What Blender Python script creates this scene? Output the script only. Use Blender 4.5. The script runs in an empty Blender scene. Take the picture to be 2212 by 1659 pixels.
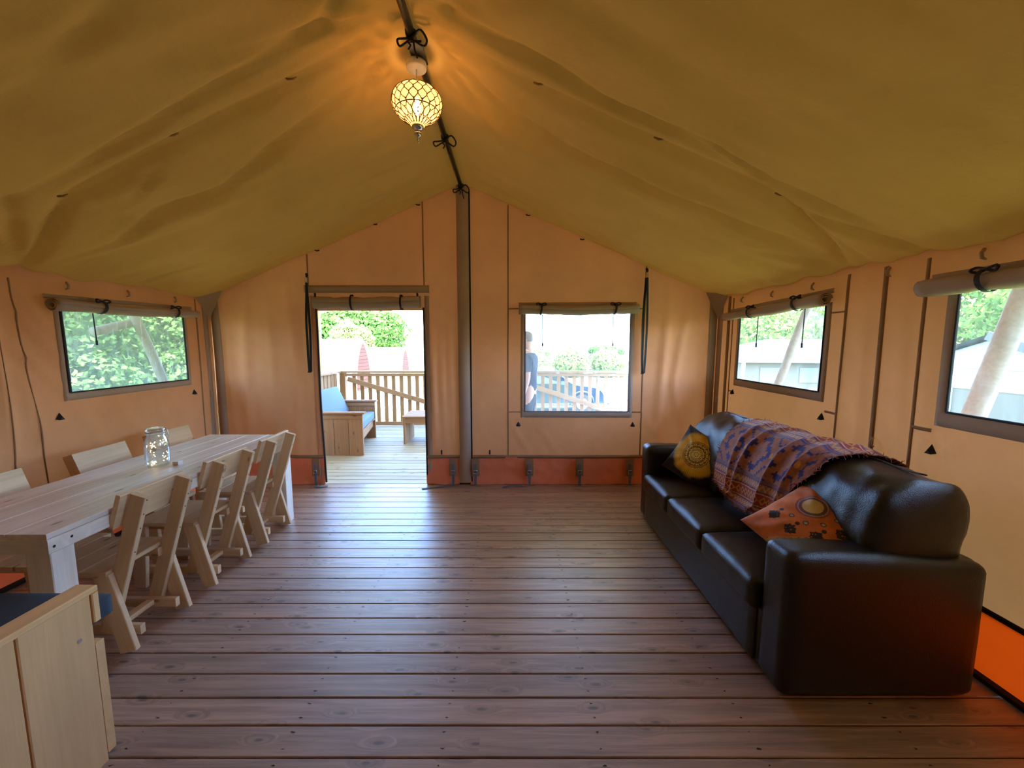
import bpy, bmesh, math, random
import numpy as np
from mathutils import Vector, Matrix
R = math.radians
rnd = random.Random(7)
scene = bpy.context.scene
C = scene.collection

# ---------------------------------------------------------------- camera, world, sun, exposure
cam_d = bpy.data.cameras.new('camera'); cam = bpy.data.objects.new('camera', cam_d); C.objects.link(cam)
cam.location = (0, 0, 1.5); cam.rotation_euler = (R(84), 0, 0)
cam_d.sensor_fit = 'HORIZONTAL'; cam_d.sensor_width = 36; cam_d.lens = 36 * 840 / 2212
cam_d.clip_start = 0.02; cam_d.clip_end = 500
scene.camera = cam
scene.view_settings.view_transform = 'Standard'; scene.view_settings.look = 'None'
scene.view_settings.gamma = 1; scene.view_settings.use_curve_mapping = False
scene.view_settings.exposure = 2.55
w = bpy.data.worlds.new('world'); scene.world = w; w.use_nodes = True
nt = w.node_tree; bg = nt.nodes['Background']
sky = nt.nodes.new('ShaderNodeTexSky'); sky.sky_type = 'NISHITA'; sky.sun_disc = False
sky.sun_elevation = R(64); sky.sun_rotation = R(140); sky.air_density = 1.0; sky.dust_density = 1.5; sky.ozone_density = 1.0
tint = nt.nodes.new('ShaderNodeVectorMath'); tint.operation = 'MULTIPLY'; tint.inputs[1].default_value = (.76, .93, 1.16)
nt.links.new(sky.outputs[0], tint.inputs[0]); nt.links.new(tint.outputs[0], bg.inputs[0]); bg.inputs[1].default_value = 0.75
sl = bpy.data.lights.new('sun', 'SUN'); sl.energy = 6.5; sl.angle = R(0.6); sl.color = (1.0, .98, .95)
so = bpy.data.objects.new('sun', sl); C.objects.link(so); so.location = (20, -8, 40)
so.rotation_euler = Vector((math.sin(R(140)) * math.cos(R(64)), math.cos(R(140)) * math.cos(R(64)), math.sin(R(64)))).to_track_quat('Z', 'Y').to_euler()
scene.cycles.use_denoising = True
scene.cycles.max_bounces = 10; scene.cycles.diffuse_bounces = 6; scene.cycles.glossy_bounces = 4
scene.cycles.transmission_bounces = 8; scene.cycles.transparent_max_bounces = 16
scene.cycles.sample_clamp_indirect = 6; scene.cycles.caustics_refractive = False; scene.cycles.caustics_reflective = False

# ---------------------------------------------------------------- helpers
def smooth_pts(P, n=24):
    P = [P[0]] + list(P) + [P[-1]]; out = []; m_ = len(P) - 3
    for k in range(n + 1):
        u = min(k / n * m_, m_ - 1e-6); i = int(u); t = u - i; p0, p1, p2, p3 = (Vector(q) for q in P[i:i + 4])
        out.append(.5 * ((2 * p1) + (-p0 + p2) * t + (2 * p0 - 5 * p1 + 4 * p2 - p3) * t * t + (-p0 + 3 * p1 - 3 * p2 + p3) * t ** 3))
    return out
def link(o, parent=None):
    C.objects.link(o)
    if parent is not None: o.parent = parent
    return o
def tag(o, label=None, cat=None, group=None, kind=None):
    if label: o['label'] = label
    if cat: o['category'] = cat
    if group: o['group'] = group
    if kind: o['kind'] = kind
    return o
def thing(name, label, cat, loc=(0, 0, 0), rotz=0, group=None):
    o = bpy.data.objects.new(name, None); o.empty_display_size = .1
    C.objects.link(o); o.location = loc; o.rotation_euler = (0, 0, rotz)
    return tag(o, label, cat, group)
def structure(name):
    o = bpy.data.objects.new(name, None); C.objects.link(o); o['kind'] = 'structure'; return o
def mesh(name, v, f, mat, parent=None, smooth=False, mats=None):
    me = bpy.data.meshes.new(name); me.from_pydata([tuple(map(float, p)) for p in v], [], [tuple(map(int, q)) for q in f])
    if mat: me.materials.append(mat)
    if smooth: me.polygons.foreach_set('use_smooth', [True] * len(me.polygons))
    me.update()
    return link(bpy.data.objects.new(name, me), parent)
def reuse(name, me, parent=None, mtx=None):
    o = bpy.data.objects.new(name, me); link(o, parent)
    if mtx is not None: o.matrix_local = mtx
    return o
def copy_tree(o, parent=None):
    c = o.copy(); C.objects.link(c); c.parent = parent
    for ch in list(o.children): copy_tree(ch, c)
    return c
def bar_geo(L, W, T, c=0.003):
    """bar along local X, cross-section W (local Y) by T (local Z) with chamfered long edges"""
    c = min(c, W * .3, T * .3); a, b = W / 2, T / 2
    sec = [(-a + c, -b), (a - c, -b), (a, -b + c), (a, b - c), (a - c, b), (-a + c, b), (-a, b - c), (-a, -b + c)]
    v = [(-L / 2, y, z) for y, z in sec] + [(L / 2, y, z) for y, z in sec]
    f = [(i, (i + 1) % 8, 8 + (i + 1) % 8, 8 + i) for i in range(8)] + [tuple(range(7, -1, -1)), tuple(range(8, 16))]
    return v, f
_barcache = {}
def bar(name, p0, p1, W, T, mat, parent=None, face=(0, 0, 1), c=0.003):
    """board between two points; local Z (thickness T) points as near to `face` as it can"""
    p0, p1, face = Vector(p0), Vector(p1), Vector(face)
    L = (p1 - p0).length; x = (p1 - p0).normalized(); z = (face - x * face.dot(x)).normalized(); y = z.cross(x)
    key = (round(L, 4), round(W, 4), round(T, 4), mat.name, c)
    if key not in _barcache:
        v, f = bar_geo(L, W, T, c); me = bpy.data.meshes.new(name); me.from_pydata(v, [], f); me.materials.append(mat); _barcache[key] = me
    m = Matrix((x, y, z)).transposed().to_4x4(); m.translation = (p0 + p1) / 2
    return reuse(name, _barcache[key], parent, m)
def tube_geo(pts, r, n=8, closed=False, caps=True):
    P = [Vector(p) for p in pts]; N = len(P); rr = r if hasattr(r, '__len__') else [r] * N
    v, f = [], []; up = None
    for i in range(N):
        a = P[(i - 1) % N] if (closed or i > 0) else P[i]; b = P[(i + 1) % N] if (closed or i < N - 1) else P[i]
        t = (b - a).normalized()
        if up is None: up = Vector((0, 0, 1)) if abs(t.z) < .9 else Vector((1, 0, 0))
        u = (up - t * up.dot(t))
        if u.length < 1e-6: u = t.orthogonal()
        u.normalize(); s = t.cross(u); up = u
        for k in range(n):
            q = 2 * math.pi * k / n; v.append(P[i] + (u * math.cos(q) + s * math.sin(q)) * rr[i])
    m = N if closed else N - 1
    for i in range(m):
        for k in range(n):
            a, b = i * n + k, i * n + (k + 1) % n; j = (i + 1) % N
            f.append((a, b, j * n + (k + 1) % n, j * n + k))
    if caps and not closed: f += [tuple(range(n - 1, -1, -1)), tuple((N - 1) * n + k for k in range(n))]
    return v, f
def tube(name, pts, r, mat, parent=None, n=8, closed=False):
    v, f = tube_geo(pts, r, n, closed); return mesh(name, v, f, mat, parent, True)
def join(parts):
    V, F = [], []
    for v, f in parts:
        o = len(V); V += list(v); F += [tuple(o + i for i in q) for q in f]
    return V, F
def lathe_geo(prof, n=32, c=(0, 0, 0)):
    v, f = [], []
    for r, z in prof:
        for k in range(n):
            q = 2 * math.pi * k / n; v.append((c[0] + r * math.cos(q), c[1] + r * math.sin(q), c[2] + z))
    for i in range(len(prof) - 1):
        for k in range(n):
            a, b = i * n + k, i * n + (k + 1) % n; f.append((a, b, b + n, a + n))
    return v, f
def lathe(name, prof, mat, parent=None, n=32, c=(0, 0, 0)):
    v, f = lathe_geo(prof, n, c); return mesh(name, v, f, mat, parent, True)
def grid_faces(nu, nv, off=0, wrap=False):
    i, j = np.meshgrid(np.arange(nu - 1), np.arange(nv - 1), indexing='ij'); a = (i * nv + j).ravel() + off
    return np.stack([a, a + nv, a + nv + 1, a + 1], 1)
def box_geo(x0, x1, y0, y1, z0, z1):
    v = [(x, y, z) for x in (x0, x1) for y in (y0, y1) for z in (z0, z1)]
    return v, [(0, 1, 3, 2), (4, 6, 7, 5), (0, 4, 5, 1), (2, 3, 7, 6), (0, 2, 6, 4), (1, 5, 7, 3)]
def sm(a, b, x):
    t = np.clip((x - a) / (b - a), 0, 1); return t * t * (3 - 2 * t)
def vnoise(x, y, seed=0):
    """smooth value noise, arrays in"""
    x = np.asarray(x, float); y = np.asarray(y, float); xi = np.floor(x).astype(int); yi = np.floor(y).astype(int); fx = x - xi; fy = y - yi
    def h(a, b):
        n = (a * 374761393 + b * 668265263 + seed * 974711) & 0x7fffffff; n = ((n ^ (n >> 13)) * 1274126177) & 0x7fffffff
        return ((n ^ (n >> 16)) & 0xffff) / 65535.0
    fx = fx * fx * (3 - 2 * fx); fy = fy * fy * (3 - 2 * fy)
    return (h(xi, yi) * (1 - fx) + h(xi + 1, yi) * fx) * (1 - fy) + (h(xi, yi + 1) * (1 - fx) + h(xi + 1, yi + 1) * fx) * fy - .5
def folds(x, y, lines):
    """sum of soft ridges along polylines: (points, width, height)"""
    d = np.zeros_like(x)
    for pts, wd, amp in lines:
        best = np.full_like(x, 1e9); al = np.zeros_like(x); n = len(pts) - 1
        for k in range(n):
            (ax, ay), (bx, by) = pts[k], pts[k + 1]; dx, dy = bx - ax, by - ay; L2 = dx * dx + dy * dy + 1e-9
            t = np.clip(((x - ax) * dx + (y - ay) * dy) / L2, 0, 1); q = np.hypot(x - ax - t * dx, y - ay - t * dy)
            m = q < best; best = np.where(m, q, best); al = np.where(m, (k + t) / n, al)
        d += amp * np.exp(-(best / (wd * .75)) ** 2 * 1.2) * (0.25 + .75 * np.sin(np.pi * np.clip(al, 0, 1)))
    return d

# ---------------------------------------------------------------- materials
MATS = {}
def nodes_of(name):
    m = bpy.data.materials.new(name); m.use_nodes = True; nt = m.node_tree; MATS[name] = m
    return m, nt, nt.nodes, nt.links, nt.nodes['Principled BSDF'], nt.nodes['Material Output']
def plain(name, col, rough=.6, metal=0, bump=0, bscale=60, var=0, spec=.5, coat=0):
    m, nt, N, L, P, O = nodes_of(name)
    P.inputs['Base Color'].default_value = (*col, 1); P.inputs['Roughness'].default_value = rough; P.inputs['Metallic'].default_value = metal
    P.inputs['Specular IOR Level'].default_value = spec; P.inputs['Coat Weight'].default_value = coat
    if bump or var:
        tc = N.new('ShaderNodeTexCoord'); ns = N.new('ShaderNodeTexNoise'); ns.inputs['Scale'].default_value = bscale; ns.inputs['Detail'].default_value = 4
        L.new(tc.outputs['Object'], ns.inputs['Vector'])
        if bump:
            b = N.new('ShaderNodeBump'); b.inputs['Strength'].default_value = bump; b.inputs['Distance'].default_value = .01
            L.new(ns.outputs[0], b.inputs['Height']); L.new(b.outputs[0], P.inputs['Normal'])
        if var:
            r = N.new('ShaderNodeMix'); r.data_type = 'RGBA'; r.inputs['A'].default_value = (*[c * (1 - var) for c in col], 1); r.inputs['B'].default_value = (*[min(1, c * (1 + var)) for c in col], 1)
            L.new(ns.outputs[0], r.inputs['Factor']); L.new(r.outputs['Result'], P.inputs['Base Color'])
    return m
def emit(name, col, s):
    m, nt, N, L, P, O = nodes_of(name); P.inputs['Base Color'].default_value = (*col, 1)
    P.inputs['Emission Color'].default_value = (*col, 1); P.inputs['Emission Strength'].default_value = s; return m
def canvas(name, dif, tra, k=.5, weave=900, var=.12, bump=.12, vs=2.0, gloss=0):
    """cloth that scatters light from both sides: diffuse + translucent"""
    m, nt, N, L, P, O = nodes_of(name); N.remove(P)
    tc = N.new('ShaderNodeTexCoord')
    n1 = N.new('ShaderNodeTexNoise'); n1.inputs['Scale'].default_value = vs; n1.inputs['Detail'].default_value = 6; n1.inputs['Roughness'].default_value = .65
    n2 = N.new('ShaderNodeTexNoise'); n2.inputs['Scale'].default_value = weave; n2.inputs['Detail'].default_value = 2
    for n in (n1, n2): L.new(tc.outputs['Object'], n.inputs['Vector'])
    d = N.new('ShaderNodeBsdfDiffuse'); t = N.new('ShaderNodeBsdfTranslucent')
    ad = N.new('ShaderNodeMath'); ad.operation = 'MULTIPLY_ADD'; ad.inputs[1].default_value = .5; L.new(n2.outputs[0], ad.inputs[0]); L.new(n1.outputs[0], ad.inputs[2])
    for sh, c in ((d, dif), (t, tra)):
        mr = N.new('ShaderNodeMapRange'); mr.inputs['From Min'].default_value = .45; mr.inputs['From Max'].default_value = 1.05
        mr.inputs['To Min'].default_value = 1 - var; mr.inputs['To Max'].default_value = 1 + var; L.new(ad.outputs[0], mr.inputs['Value'])
        mx = N.new('ShaderNodeVectorMath'); mx.operation = 'SCALE'; mx.inputs[0].default_value = c; L.new(mr.outputs[0], mx.inputs['Scale']); L.new(mx.outputs[0], sh.inputs['Color'])
    b = N.new('ShaderNodeBump'); b.inputs['Strength'].default_value = bump; b.inputs['Distance'].default_value = .02
    n3 = N.new('ShaderNodeTexNoise'); n3.inputs['Scale'].default_value = 9; n3.inputs['Detail'].default_value = 5; L.new(tc.outputs['Object'], n3.inputs['Vector'])
    L.new(n3.outputs[0], b.inputs['Height']); L.new(b.outputs[0], d.inputs['Normal'])
    mix = N.new('ShaderNodeMixShader'); mix.inputs[0].default_value = k; L.new(d.outputs[0], mix.inputs[1]); L.new(t.outputs[0], mix.inputs[2])
    out = mix
    if gloss:
        g = N.new('ShaderNodeBsdfGlossy'); g.inputs['Roughness'].default_value = .35; m2 = N.new('ShaderNodeMixShader'); m2.inputs[0].default_value = gloss
        L.new(mix.outputs[0], m2.inputs[1]); L.new(g.outputs[0], m2.inputs[2]); out = m2
    L.new(out.outputs[0], O.inputs[0]); return m
def wood(name, light, dark, rough=.55, scale=1.0, knots=1.0, grain=.5, var=.18, knot_col=None, spec=.4, speck=0):
    """boards: grain along local X, knots, each board its own offset"""
    m, nt, N, L, P, O = nodes_of(name)
    def math_(op, a, b=None, c=None):
        n = N.new('ShaderNodeMath'); n.operation = op
        for i, q in enumerate((a, b, c)):
            if q is None: continue
            if isinstance(q, (int, float)): n.inputs[i].default_value = q
            else: L.new(q, n.inputs[i])
        return n.outputs[0]
    tc = N.new('ShaderNodeTexCoord'); oi = N.new('ShaderNodeObjectInfo')
    off = N.new('ShaderNodeCombineXYZ'); L.new(math_('MULTIPLY', oi.outputs['Random'], 37.0), off.inputs[0]); L.new(math_('MULTIPLY', oi.outputs['Random'], 11.3), off.inputs[1])
    ad = N.new('ShaderNodeVectorMath'); ad.operation = 'ADD'; L.new(tc.outputs['Object'], ad.inputs[0]); L.new(off.outputs[0], ad.inputs[1])
    mp = N.new('ShaderNodeMapping'); L.new(ad.outputs[0], mp.inputs[0]); mp.inputs['Scale'].default_value = (3.8 * scale, 11 * scale, 6 * scale)
    vo = N.new('ShaderNodeTexVoronoi'); vo.voronoi_dimensions = '2D'; vo.inputs['Scale'].default_value = 1; vo.inputs['Randomness'].default_value = 1; L.new(mp.outputs[0], vo.inputs['Vector'])
    wn = N.new('ShaderNodeTexNoise'); wn.inputs['Scale'].default_value = 2.2; L.new(mp.outputs[0], wn.inputs['Vector'])
    dist = math_('ADD', vo.outputs['Distance'], math_('MULTIPLY', wn.outputs[0], .14))
    kmask = N.new('ShaderNodeMapRange'); kmask.interpolation_type = 'SMOOTHSTEP'; L.new(dist, kmask.inputs['Value'])
    kmask.inputs['From Min'].default_value = .11; kmask.inputs['From Max'].default_value = .17; kmask.inputs['To Min'].default_value = 1; kmask.inputs['To Max'].default_value = 0
    halo = N.new('ShaderNodeMapRange'); halo.interpolation_type = 'SMOOTHSTEP'; L.new(dist, halo.inputs['Value'])
    halo.inputs['From Min'].default_value = .12; halo.inputs['From Max'].default_value = .42; halo.inputs['To Min'].default_value = 1; halo.inputs['To Max'].default_value = 0
    sel = math_('GREATER_THAN', N_sep(N, L, vo.outputs['Color']), 1 - .55 * knots)
    km = math_('MULTIPLY', kmask.outputs[0], sel); hm = math_('MULTIPLY', halo.outputs[0], sel)
    mp2 = N.new('ShaderNodeMapping'); L.new(ad.outputs[0], mp2.inputs[0]); mp2.inputs['Scale'].default_value = (1.1 * scale, 26 * scale, 26 * scale)
    g1 = N.new('ShaderNodeTexNoise'); g1.inputs['Scale'].default_value = 1.6; g1.inputs['Detail'].default_value = 5; g1.inputs['Distortion'].default_value = .6
    dv = N.new('ShaderNodeVectorMath'); dv.operation = 'ADD'; cx = N.new('ShaderNodeCombineXYZ'); L.new(math_('MULTIPLY', hm, 1.6), cx.inputs[1]); L.new(math_('MULTIPLY', hm, 1.2), cx.inputs[2])
    L.new(mp2.outputs[0], dv.inputs[0]); L.new(cx.outputs[0], dv.inputs[1]); L.new(dv.outputs[0], g1.inputs['Vector'])
    g2 = N.new('ShaderNodeTexNoise'); g2.inputs['Scale'].default_value = 9; g2.inputs['Detail'].default_value = 3; L.new(dv.outputs[0], g2.inputs['Vector'])
    gr = N.new('ShaderNodeMapRange'); L.new(math_('ADD', math_('MULTIPLY', g1.outputs[0], .72), math_('MULTIPLY', g2.outputs[0], .28)), gr.inputs['Value']); gr.inputs['From Min'].default_value = .38; gr.inputs['From Max'].default_value = .62
    big = N.new('ShaderNodeTexNoise'); big.inputs['Scale'].default_value = 1.1; big.inputs['Detail'].default_value = 3; mp3 = N.new('ShaderNodeMapping'); mp3.inputs['Scale'].default_value = (1, 4, 4); L.new(ad.outputs[0], mp3.inputs[0]); L.new(mp3.outputs[0], big.inputs['Vector'])
    mx = N.new('ShaderNodeMix'); mx.data_type = 'RGBA'; mx.inputs['A'].default_value = (*light, 1); mx.inputs['B'].default_value = (*dark, 1)
    L.new(math_('MULTIPLY', gr.outputs[0], grain), mx.inputs['Factor'])
    kc = knot_col or tuple(c * .35 for c in dark)
    m1 = N.new('ShaderNodeMix'); m1.data_type = 'RGBA'; L.new(math_('MULTIPLY', hm, .35), m1.inputs['Factor']); L.new(mx.outputs['Result'], m1.inputs['A']); m1.inputs['B'].default_value = (*dark, 1)
    m2 = N.new('ShaderNodeMix'); m2.data_type = 'RGBA'; L.new(math_('MULTIPLY', km, .8), m2.inputs['Factor']); L.new(m1.outputs['Result'], m2.inputs['A']); m2.inputs['B'].default_value = (*kc, 1)
    sc = N.new('ShaderNodeVectorMath'); sc.operation = 'SCALE'; L.new(m2.outputs['Result'], sc.inputs[0])
    v1 = math_('MULTIPLY_ADD', oi.outputs['Random'], 2 * var, 1 - var); v2 = math_('MULTIPLY_ADD', big.outputs[0], .5, .75)
    L.new(math_('MULTIPLY', v1, v2), sc.inputs['Scale']); L.new(sc.outputs[0], P.inputs['Base Color'])
    rg = math_('MULTIPLY_ADD', g1.outputs[0], .25, rough - .12); L.new(rg, P.inputs['Roughness']); P.inputs['Specular IOR Level'].default_value = spec
    if name == 'floor_wood': P.inputs['Coat Weight'].default_value = 1.0; P.inputs['Coat Roughness'].default_value = .36
    b = N.new('ShaderNodeBump'); b.inputs['Strength'].default_value = .25; b.inputs['Distance'].default_value = .002
    L.new(math_('SUBTRACT', g1.outputs[0], math_('MULTIPLY', km, .6)), b.inputs['Height']); L.new(b.outputs[0], P.inputs['Normal'])
    return m
def N_sep(N, L, col):
    s = N.new('ShaderNodeSeparateColor'); L.new(col, s.inputs[0]); return s.outputs[0]
def film(name, haze=.12, tint=(1, 1, 1), rough=.05, gl=.06, scr=True):
    """clear soft vinyl: see-through, a little milky and scratched, with a faint reflection"""
    m, nt, N, L, P, O = nodes_of(name); N.remove(P)
    t = N.new('ShaderNodeBsdfTransparent'); t.inputs[0].default_value = (*tint, 1); h = N.new('ShaderNodeBsdfTranslucent'); h.inputs[0].default_value = (.85, .9, .95, 1)
    g = N.new('ShaderNodeBsdfGlossy'); g.inputs['Roughness'].default_value = rough
    a = N.new('ShaderNodeMixShader'); L.new(t.outputs[0], a.inputs[1]); L.new(h.outputs[0], a.inputs[2])
    if scr:
        tc = N.new('ShaderNodeTexCoord'); mp = N.new('ShaderNodeMapping'); mp.inputs['Rotation'].default_value = (.5, .3, .4); mp.inputs['Scale'].default_value = (9, 9, 1.5); n = N.new('ShaderNodeTexNoise'); n.inputs['Scale'].default_value = 4; n.inputs['Detail'].default_value = 6
        L.new(tc.outputs['Object'], mp.inputs[0]); L.new(mp.outputs[0], n.inputs['Vector']); r = N.new('ShaderNodeMapRange'); r.inputs['From Min'].default_value = .45; r.inputs['From Max'].default_value = .8; r.inputs['To Min'].default_value = haze; r.inputs['To Max'].default_value = haze * 2.2
        L.new(n.outputs[0], r.inputs['Value']); L.new(r.outputs[0], a.inputs[0])
    else: a.inputs[0].default_value = haze
    b = N.new('ShaderNodeMixShader'); b.inputs[0].default_value = gl; L.new(a.outputs[0], b.inputs[1]); L.new(g.outputs[0], b.inputs[2]); L.new(b.outputs[0], O.inputs[0]); return m
def vcol(name, rough=.8, bump=.3, bs=500, sheen=.2):
    m, nt, N, L, P, O = nodes_of(name); a = N.new('ShaderNodeVertexColor'); a.layer_name = 'pattern'
    L.new(a.outputs[0], P.inputs['Base Color']); P.inputs['Roughness'].default_value = rough; P.inputs['Sheen Weight'].default_value = sheen; P.inputs['Specular IOR Level'].default_value = .2
    tc = N.new('ShaderNodeTexCoord'); n = N.new('ShaderNodeTexNoise'); n.inputs['Scale'].default_value = bs; L.new(tc.outputs['Object'], n.inputs['Vector'])
    b = N.new('ShaderNodeBump'); b.inputs['Strength'].default_value = bump; b.inputs['Distance'].default_value = .002; L.new(n.outputs[0], b.inputs['Height']); L.new(b.outputs[0], P.inputs['Normal']); return m
def leaf(name, a, b_, tr=.4):
    m, nt, N, L, P, O = nodes_of(name); N.remove(P); tc = N.new('ShaderNodeTexCoord'); n = N.new('ShaderNodeTexNoise'); n.inputs['Scale'].default_value = 1.3; n.inputs['Detail'].default_value = 8; n.inputs['Roughness'].default_value = .8
    L.new(tc.outputs['Object'], n.inputs['Vector']); r = N.new('ShaderNodeMapRange'); r.inputs['From Min'].default_value = .35; r.inputs['From Max'].default_value = .65; L.new(n.outputs[0], r.inputs['Value'])
    mx = N.new('ShaderNodeMix'); mx.data_type = 'RGBA'; mx.inputs['A'].default_value = (*a, 1); mx.inputs['B'].default_value = (*b_, 1); L.new(r.outputs[0], mx.inputs['Factor'])
    d = N.new('ShaderNodeBsdfDiffuse'); t = N.new('ShaderNodeBsdfTranslucent'); s = N.new('ShaderNodeMixShader'); s.inputs[0].default_value = tr
    L.new(mx.outputs['Result'], d.inputs[0]); L.new(mx.outputs['Result'], t.inputs[0]); L.new(d.outputs[0], s.inputs[1]); L.new(t.outputs[0], s.inputs[2]); L.new(s.outputs[0], O.inputs[0]); return m

roofm = canvas('roof_canvas', (.47, .262, .080), (.46, .245, .05), .13, var=.10, bump=.35)
flym = canvas('outer_fly', (.30, .27, .18), (.42, .38, .22), .16, var=.05, bump=.1)
wallm = canvas('wall_canvas', (.66, .315, .165), (.62, .24, .07), .07, var=.12, bump=.2)
stripm = canvas('strip_canvas', (.46, .335, .25), (.28, .2, .12), .08)
rollm = canvas('roll_canvas', (.50, .39, .30), (.35, .26, .16), .08, bump=.4)
seamm = canvas('seam_cloth', (.36, .215, .12), (.2, .12, .06), .1)
pvc = canvas('orange_sheet', (.88, .27, .13), (.80, .065, .002), .10, bump=.5, gloss=.05)
floorm = wood('floor_wood', (.44, .27, .185), (.20, .112, .074), rough=.50, knots=1.1, grain=.85, knot_col=(.05, .03, .025), spec=1.0, var=.12)
deckm = wood('deck_wood', (.48, .45, .36), (.32, .29, .21), rough=.6, knots=.5, grain=.6, var=.08)
tablem = wood('table_wood', (.84, .75, .65), (.62, .53, .43), rough=.36, knots=.5, grain=.6, var=.05, knot_col=(.17, .11, .08), spec=.9)
chairm = wood('chair_wood', (.68, .46, .26), (.52, .33, .17), rough=.6, knots=.35, grain=.55, var=.06, knot_col=(.2, .12, .07))
pinem = wood('pine_wood', (.80, .50, .225), (.66, .40, .17), rough=.6, knots=.12, grain=.5, var=.06)
railm = wood('rail_wood', (.40, .24, .13), (.28, .155, .08), rough=.7, knots=.5, grain=.6, var=.08)
logm = wood('log_wood', (.24, .195, .155), (.16, .12, .085), rough=.75, knots=.5, grain=.5, var=.03)
podm = wood('pod_wood', (.075, .014, .0035), (.05, .009, .003), rough=.7, knots=.2, grain=.5)
leather = plain('dark_leather', (.011, .0065, .005), .30, bump=.25, bscale=260, spec=.5)
rearm = canvas('rear_partition', (.13, .09, .06), (.1, .06, .03), .03)
black = plain('black_webbing', (.008, .008, .01), .7)
blackp = plain('black_paint', (.012, .011, .01), .35)
greyw = plain('grey_webbing', (.12, .14, .19), .7)
metal = plain('metal', (.7, .7, .72), .25, 1)
whitep = plain('white_plastic', (.75, .73, .7), .4)
navy = plain('navy_fabric', (.022, .036, .052), .85, bump=.3, bscale=700, var=.1)
bluef = plain('blue_fabric', (.16, .24, .38), .85, bump=.3, bscale=500)
creamf = plain('cream_fabric', (.62, .52, .42), .85, bump=.3, bscale=500)
darkf = plain('dark_void', (.012, .01, .008), .9)
screwm = plain('screw_dark', (.03, .025, .02), .4, .6)

# ---------------------------------------------------------------- tent geometry
XL, XR, YB, YF = -3.1, 2.12, 4.04, -2.2
def roof_z(x, y):
    x = np.asarray(x, float); y = np.asarray(y, float)
    k = np.where(x > -.5, .4275, .4308); s = np.clip(np.abs(x + .5) / 2.61, 0, 1.2)
    base = 3.08 - k * np.abs(x + .5)
    rc = 2.13 + .36 * sm(.72, 1., s)                       # where the middle rafter carries the cloth
    t2 = (y - rc) / (YB - rc); t1 = (y - .1) / (rc - .1)
    p = lambda t: np.where((t > 0) & (t < 1), 4 * t * (1 - t), 0)
    t0 = (y + 2.2) / 2.3
    sag = (.085 * p(t2) + .08 * p(t1) + .05 * p(t0)) * np.sin(np.pi * np.clip(s, 0, 1)) ** .7
    return base - sag
RF_L = [([(-.55, 2.05), (-1.12, 2.12), (-1.75, 2.14), (-2.4, 2.18), (-3.1, 2.53)], .05, .022),
        ([(-.7, 1.75), (-.86, 1.9), (-1.46, 1.95), (-2.2, 2.04), (-2.7, 2.02)], .045, .020),
        ([(-.8, 2.3), (-1.07, 2.36), (-1.38, 2.43), (-1.82, 2.56), (-2.23, 2.52), (-2.57, 2.61), (-3.1, 2.56)], .045, .024),
        ([(-3.12, 3.22), (-2.45, 3.24)], .03, .02), ([(-2.39, 2.2), (-3.09, 2.52)], .03, .026), ([(-1.9, 2.22), (-2.22, 2.34)], .02, .014),
        ([(-3.1, 2.5), (-2.44, 1.95)], .05, .022), ([(-3.1, 2.5), (-2.6, 1.7)], .05, .018), ([(-.52, 2.0), (-1.1, 1.55)], .04, .018), ([(-.52, 2.1), (-1.0, 2.5)], .035, .013),
        ([(-.52, 2.0), (-1.3, 1.8)], .03, .014), ([(-2.0, 1.6), (-.9, 1.35), (-.5, 1.3)], .07, .02), ([(-2.6, 1.4), (-1.4, 1.2)], .07, .016)]
RF_R = [([(-.45, 2.05), (.14, 2.13), (.77, 2.15), (1.42, 2.16), (1.8, 2.3), (2.12, 2.5)], .05, .020),
        ([(-.45, 1.85), (-.26, 1.92), (.15, 1.94), (.38, 2.0), (.8, 1.99), (1.4, 2.15)], .035, .022),
        ([(-.3, 2.35), (-.12, 2.42), (.35, 2.53), (.75, 2.49), (1.22, 2.47), (1.57, 2.53), (2.09, 2.53)], .04, .020),
        ([(1.46, 2.17), (2.1, 2.5)], .025, .026), ([(1.48, 2.17), (2.12, 2.04)], .03, .02), ([(.5, 2.0), (.93, 1.95), (1.31, 2.04), (1.9, 2.01)], .03, .018),
        ([(.0, 1.9), (.26, 1.93), (.68, 2.05)], .03, .014), ([(1.5, 2.2), (2.12, 2.35)], .03, .018), ([(1.3, 2.5), (2.1, 2.48)], .03, .014), ([(-.48, 2.1), (.1, 2.6)], .035, .013),
        ([(-.48, 2.05), (.2, 1.5)], .04, .015), ([(-.48, 2.05), (.0, 3.0)], .04, .010), ([(1.6, 2.7), (2.12, 2.55)], .03, .014)]
def roof_full(x, y):
    z = roof_z(x, y); fl = np.where(x < -.5, folds(x, y, RF_L), folds(x, y, RF_R)) * 2.2
    edge = np.clip(np.abs(x + .5) / .25, 0, 1)
    fine = vnoise(x * 1.3 + y * .3, y * 6 - x * .6, 3) * .044 + vnoise(x * 3 + y, y * 14 - x * 2, 5) * .018
    fine = fine * np.where(y > YB, .3, 1)
    return z + (fl + fine) * edge - .012 * (1 - edge)
def sheet(name, U, V, fn, mat, parent=None, keep=None, smooth=True):
    u, v = np.meshgrid(np.array(sorted(set(np.round(U, 4)))), np.array(sorted(set(np.round(V, 4)))), indexing='ij')
    X, Y, Z = fn(u.ravel(), v.ravel()); P = np.stack([X, Y, Z], 1); F = grid_faces(*u.shape)
    if keep is not None:
        uc = u.ravel()[F].mean(1); vc = v.ravel()[F].mean(1); F = F[keep(uc, vc)]
    used = np.unique(F); re = -np.ones(len(P), int); re[used] = np.arange(len(used))
    return mesh(name, P[used], re[F], mat, parent, smooth)
ceil = structure('ceiling')
ys = list(np.arange(YF, 4.08, .028))
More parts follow.
